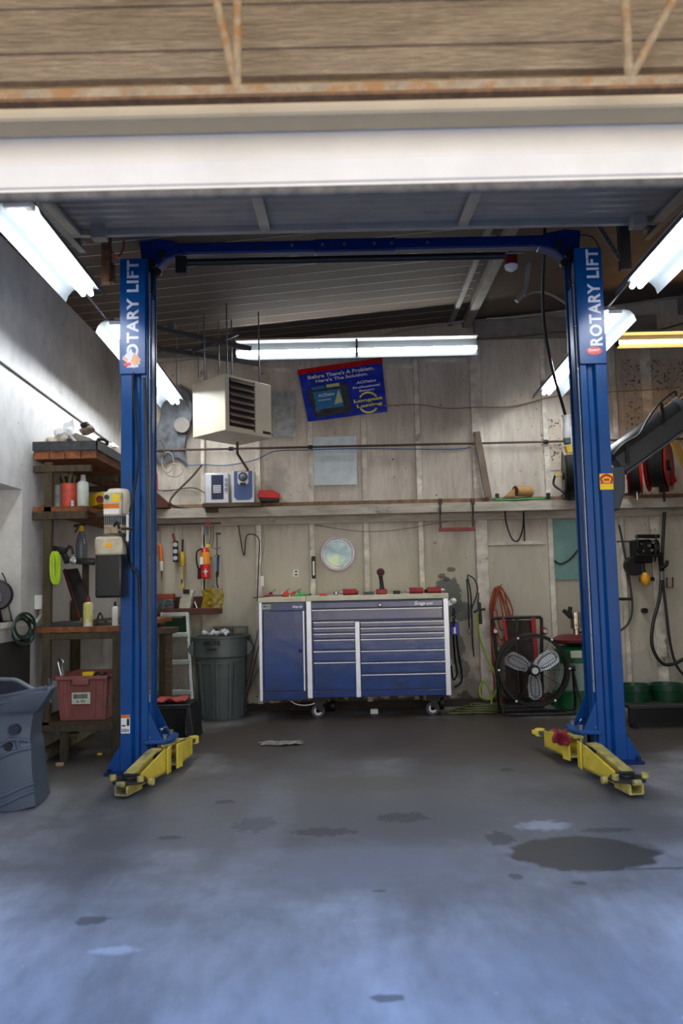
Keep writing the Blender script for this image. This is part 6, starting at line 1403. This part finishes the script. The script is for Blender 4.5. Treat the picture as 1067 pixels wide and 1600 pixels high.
e = P(977, 938, 8.6); MB().bar(P(966, 936, 8.6), P(986, 936, 8.6), .03, .03).build('tap', grime, label='dark metal tap on the wall just right of the right column', cat='tap', bevel=.004)
# hose reels
def reel(label, pxc, pyc, wpx, hpx, Y, mdisc, mhose, ang, group=None, spread=1.0):
    e = P(pxc, pyc, Y); Rr = hpx/2/S(Y); W = wpx/S(Y)
    t = thing('hose_reel', label, 'hose reel', (e.x, Y, e.z-Rr), group)
    ax = Vector((math.cos(R(ang)), -math.sin(R(ang)), 0))
    for s_ in (-1, 1):
        c_ = e+ax*(s_*W/2)
        MB().lathe(c_, [(Rr*.25, -.004), (Rr*.8, -.004), (Rr, s_*.02), (Rr*1.02, s_*.024), (Rr*.8, .004), (Rr*.25, .006)], 36, axis=ax, cap=False).build('side_disc', mdisc, t)
    q = MB()
    for k in range(7):
        c_ = e+ax*((k-3)*W*.115); q.lathe(c_, [(Rr*.82-.012, 0), (Rr*.82, -.012), (Rr*.82+.012, 0), (Rr*.82, .012)], 30, axis=ax, cap=False)
    q.cyl(e-ax*W*.42, e+ax*W*.42, Rr*.8, n=30); q.build('wound_hose', mhose, t)
    MB().cyl(e-ax*(W/2+.03), e+ax*(W/2+.03), Rr*.22, n=18).build('hub', black, t)
    return t, e, Rr, ax, W
t, e, Rr, ax, W = reel('black hose reel partly hidden behind the right blue column', 893, 741, 20, 74, 8.3, mat('grey brown reel disc', (96, 92, 86), .5), rope, 12)
MB().bar(e-ax*(W/2+.03)+Vector((0, 0, 0)), e-ax*(W/2+.1)+Vector((0, 0, 0)), .03, .03).build('brass_fitting', mat('brass', (200, 160, 80), .35, metal=.7), t)
MB().tube([e-ax*(W/2+.1), e-ax*(W/2+.12)+Vector((0, 0, -.1)), P(879, 768, 8.2), P(890, 781, 8.25)], .012).build('feed_hose', black, t)
MB().box(e.x-.02, e.x+.12, 8.3, 8.66, e.z-Rr-.01, SH+.02).build('foot', grime, t)
drd = mat('red reel paint', (150, 24, 26), .4, var=.15)
t, e, Rr, ax, W = reel('smaller red hose reel under the dark boom arm', 991, 742, 15, 66, 8.3, drd, rope, 20, 'red hose reels on the right part of the shelf')
MB().cyl(e+Vector((.01, -.02, -Rr*.85)), e+Vector((.01, -.02, -Rr-.05)), .014, n=12).build('hose_end', chrome, t); MB().box(e.x-.05, e.x+.05, 8.3, 8.5, SH, e.z-Rr*.9).build('foot', black, t)
t, e, Rr, ax, W = reel('larger red hose reel right of the smaller one', 1029, 728, 26, 78, 8.3, drd, rope, 32, 'red hose reels on the right part of the shelf')
q = MB(); q.prism([P(1044, 720, 8.35), P(1058, 752, 8.35), P(1052, 756, 8.35), P(1040, 744, 8.35)], (0, .02, 0)); q.build('arm', drd, t)
MB().bar(P(1028, 757, 8.3), P(1048, 757, 8.3), .05, .03).build('bracket', rust, t); MB().box(*RB(1036, 758, 1046, 783, 8.35, .1)[:4], SH, RB(1036, 758, 1046, 783, 8.35, .1)[5]).build('foot', woodr, t)
MB().cyl(P(1034, 700, 8.25), P(1038, 783, 8.45), .012, n=8).build('hose', rope, t)
MB().bar(P(1052, 690, 8.0), P(1078, 740, 8.0), .07, .05, up=(0, 1, 0)).build('yellow_post', mat('dull ochre post', (140, 104, 40), .7), label='ochre slanting post at the right edge under the boom arm', cat='post', bevel=.004)
# boom arm
bo = thing('boom_arm', 'dark grey steel boom arm with hydraulic ram rising from behind the right blue column', 'arm', (P(960, 1190, 6.9).x, 6.9, 0))
bd_ = mat('charcoal machine paint', (52, 52, 54), .4, var=.12); bd2 = mat('charcoal machine edge', (72, 74, 78), .4)
a, b = P(962, 727, 6.9), P(1150, 592, 6.9)
hb = .185
MB().bar(a, b, .16, hb, up=(0, 0, 1)).build('arm_tube', bd_, bo, bevel=.012)
d = (b-a).normalized()
up_ = Vector((-d.z, 0, d.x))
MB().bar(a+d*.0+up_*(-hb/2-.008), b+up_*(-hb/2-.008), .2, .016, up=(0, 0, 1)).build('arm_flange', bd2, bo)
ra = P(942, 717, 6.9); rb_ = P(1053, 637, 6.9)
MB().cyl(ra+Vector((0, -.04, 0)), rb_+Vector((0, -.04, 0)), .062, n=24).build('hydraulic_ram', mat('charcoal ram', (44, 44, 46), .3), bo)
MB().cyl(rb_+Vector((0, -.04, 0)), rb_+(rb_-ra)*.06+Vector((0, -.04, 0)), .07, n=24).build('ram_collar', bd2, bo); MB().cyl(rb_+Vector((0, -.04, 0)), rb_+(rb_-ra)*.4+Vector((0, -.04, 0)), .035, n=16).build('ram_rod', chrome, bo)
for (p, q_) in (((1033, 630), (1036, 661)), ((979, 690), (981, 722))): MB().bar(P(*p, 6.8), P(*q_, 6.8), .03, .012, up=(0, 1, 0)).build('clip', blackm, bo)
MB().tube([P(958, 711, 6.78), P(975, 693, 6.78), P(998, 679, 6.77), P(1012, 655, 6.77), P(1030, 630, 6.77), P(1053, 612, 6.77), P(1056, 618, 6.8)], .010).build('hydraulic_hose', black, bo)
q = MB(); q.prism([P(946, 730, 6.82), P(977, 729, 6.82), P(977, 768, 6.82), P(968, 797, 6.82), P(946, 797, 6.82)], (0, .2, 0)); q.build('arm_head', mat('blue grey machine paint', (60, 68, 76), .4, var=.08), bo, bevel=.012)
x0_, x1_ = P(936, 900, 6.85).x, P(957, 900, 6.85).x
MB().box(x0_, x1_, 6.85, 7.0, .02, P(950, 720, 6.9).z).build('mast', bd_, bo, bevel=.008); MB().box(x0_-.1, x1_+.05, 6.8, 7.1, 0, .02).build('base', bd_, bo)
# ceiling bits at the right: alarm, bent pipe, dangling cable with plug
al = thing('alarm_beacon', 'small red and white alarm beacon under the ceiling', 'alarm', tuple(P(798, 424, 6.6)))
c_ = P(798, 405, 6.6); zc_ = ceil_z(c_.x)
MB().cyl((c_.x, 6.6, P(798, 414, 6.6).z), (c_.x, 6.6, P(798, 398, 6.6).z), .056, n=24).build('red_body', dred, al); MB().lathe((c_.x, 6.6, P(798, 414, 6.6).z), [(.052, 0), (.058, -.01), (.05, -.035), (.02, -.055), (0, -.056)], 24).build('white_dome', paper, al)
MB().cyl((c_.x, 6.6, P(798, 398, 6.6).z), (c_.x, 6.6, zc_), .008, n=8).build('stem', grime, al)
q = MB().tube([P(830, 385, 7.2), P(825, 420, 7.2), P(821, 450, 7.2), P(813, 463, 7.2), P(807, 471, 7.2)], .022, 12); q.build('bent_pipe', mat('grey plastic pipe', (150, 148, 146), .5), label='curved grey plastic pipe hanging under the ceiling left of the right column', cat='pipe')
q = MB().tube([P(820, 462, 7.7), P(835, 456, 7.7), P(855, 458, 7.7), P(875, 468, 7.7), P(900, 486, 7.7)], .014, 8); q.build('bent_conduit', cable, label='bowed pale conduit under the ceiling beside the bent pipe', cat='conduit')
cb = P(853, 360, 6.2); 
q = MB().tube([(cb.x, 6.2, ceil_z(cb.x)), P(850, 400, 6.3), P(848, 460, 6.5), P(852, 520, 6.7), P(865, 585, 6.9), P(878, 630, 7.1), P(885, 655, 7.2)], .0135, 8, sub=8)
pc = thing('hanging_cable', 'black cable hanging from the ceiling with a wrapped yellow plug beside the right column', 'cable', tuple(P(889, 708, 7.2)))
q.build('cable', black, pc)
q = MB(); q.lathe(P(886, 686, 7.2), [(.035, 0), (.04, .05), (.028, .13), (.035, .2), (.045, .22), (.02, .2)], 16); q.build('wrapping', mat('white crumpled plastic', (220, 220, 218), .4, alpha=.8, bump=.5), pc)
q = MB(); q.sheet(lambda u, v: P(888+14*u, 668+28*v-6*u*(1-v)*2, 7.22)+Vector((0, .03*noise.noise(Vector((u*6, v*6, 3))), 0)), 8, 8, .003); q.build('loose_wrapping', MATS['white crumpled plastic'], pc)
MB().bar(P(885, 684, 7.19), P(887, 694, 7.19), .06, .05, up=(0, 1, 0)).build('plug_body', mat('green grey plug', (70, 84, 80), .5), pc, bevel=.008)
MB().bar(P(887, 696, 7.18), P(890, 708, 7.18), .055, .05, up=(0, 1, 0)).build('yellow_end', mat('yellow plug end', (206, 176, 34), .45), pc, bevel=.006)
MB().tube([P(187, 405, 5.9), P(178, 398, 5.8), P(170, 385, 5.75), P(158, 378, 5.8)], .006).build('red_wire', dred, label='thin red wire running from the rusty tube to the left column top', cat='wire')
MB().tube([P(165, 398, 5.9), P(182, 402, 5.9), P(193, 388, 5.9), P(192, 366, 5.9)], .007).build('red_wire', dred, label='red wire loop hanging above the left column', cat='wire')
MB().tube([P(893, 369, 5.98), P(910, 367, 5.95), P(927, 372, 5.9), P(936, 388, 5.88)], .005).build('beam_wire', black, label='thin black wire arching over the top of the right column', cat='wire')
# floor litter
e = PZ(438, 1163); q = MB(); q.sheet(lambda u, v: Vector((e.x-.17+.34*u+.02*math.sin(7*v), e.y-.07+.15*v+.015*math.sin(9*u), .006+.02*abs(noise.noise(Vector((u*4, v*4, 2)))))), 18, 10, .004)
q.build('floor_cloth', mat('dirty flattened cloth', (120, 116, 108), .9, var=.4, scale=14), label='dirty flattened rag lying on the floor in front of the tool locker', cat='rag')
for i, (px, py, s_, m_) in enumerate(((155, 1180, .014, yellow), (92, 1197, .02, mat('tan crumb', (170, 150, 110), .8)), (68, 1226, .012, MATS['tan crumb']), (595, 1112, .03, paper))):
    e = PZ(px, py) if i < 3 else Vector((P(583, 1105, 8.3).x, 8.3, 0)); MB().box(e.x-s_, e.x+s_*1.6, e.y-s_, e.y+s_, 0.001, s_*(1.2 if i < 3 else 1.6)).build('scrap', m_, label=['tiny yellow scrap on the floor under the bench', 'tan scrap by the front foot of the bench', 'tiny tan scrap near the grey bumper', 'white plastic cup lying under the tool cabinet'][i], cat='scrap', bevel=.003, group='scraps on the floor' if i < 3 else None)
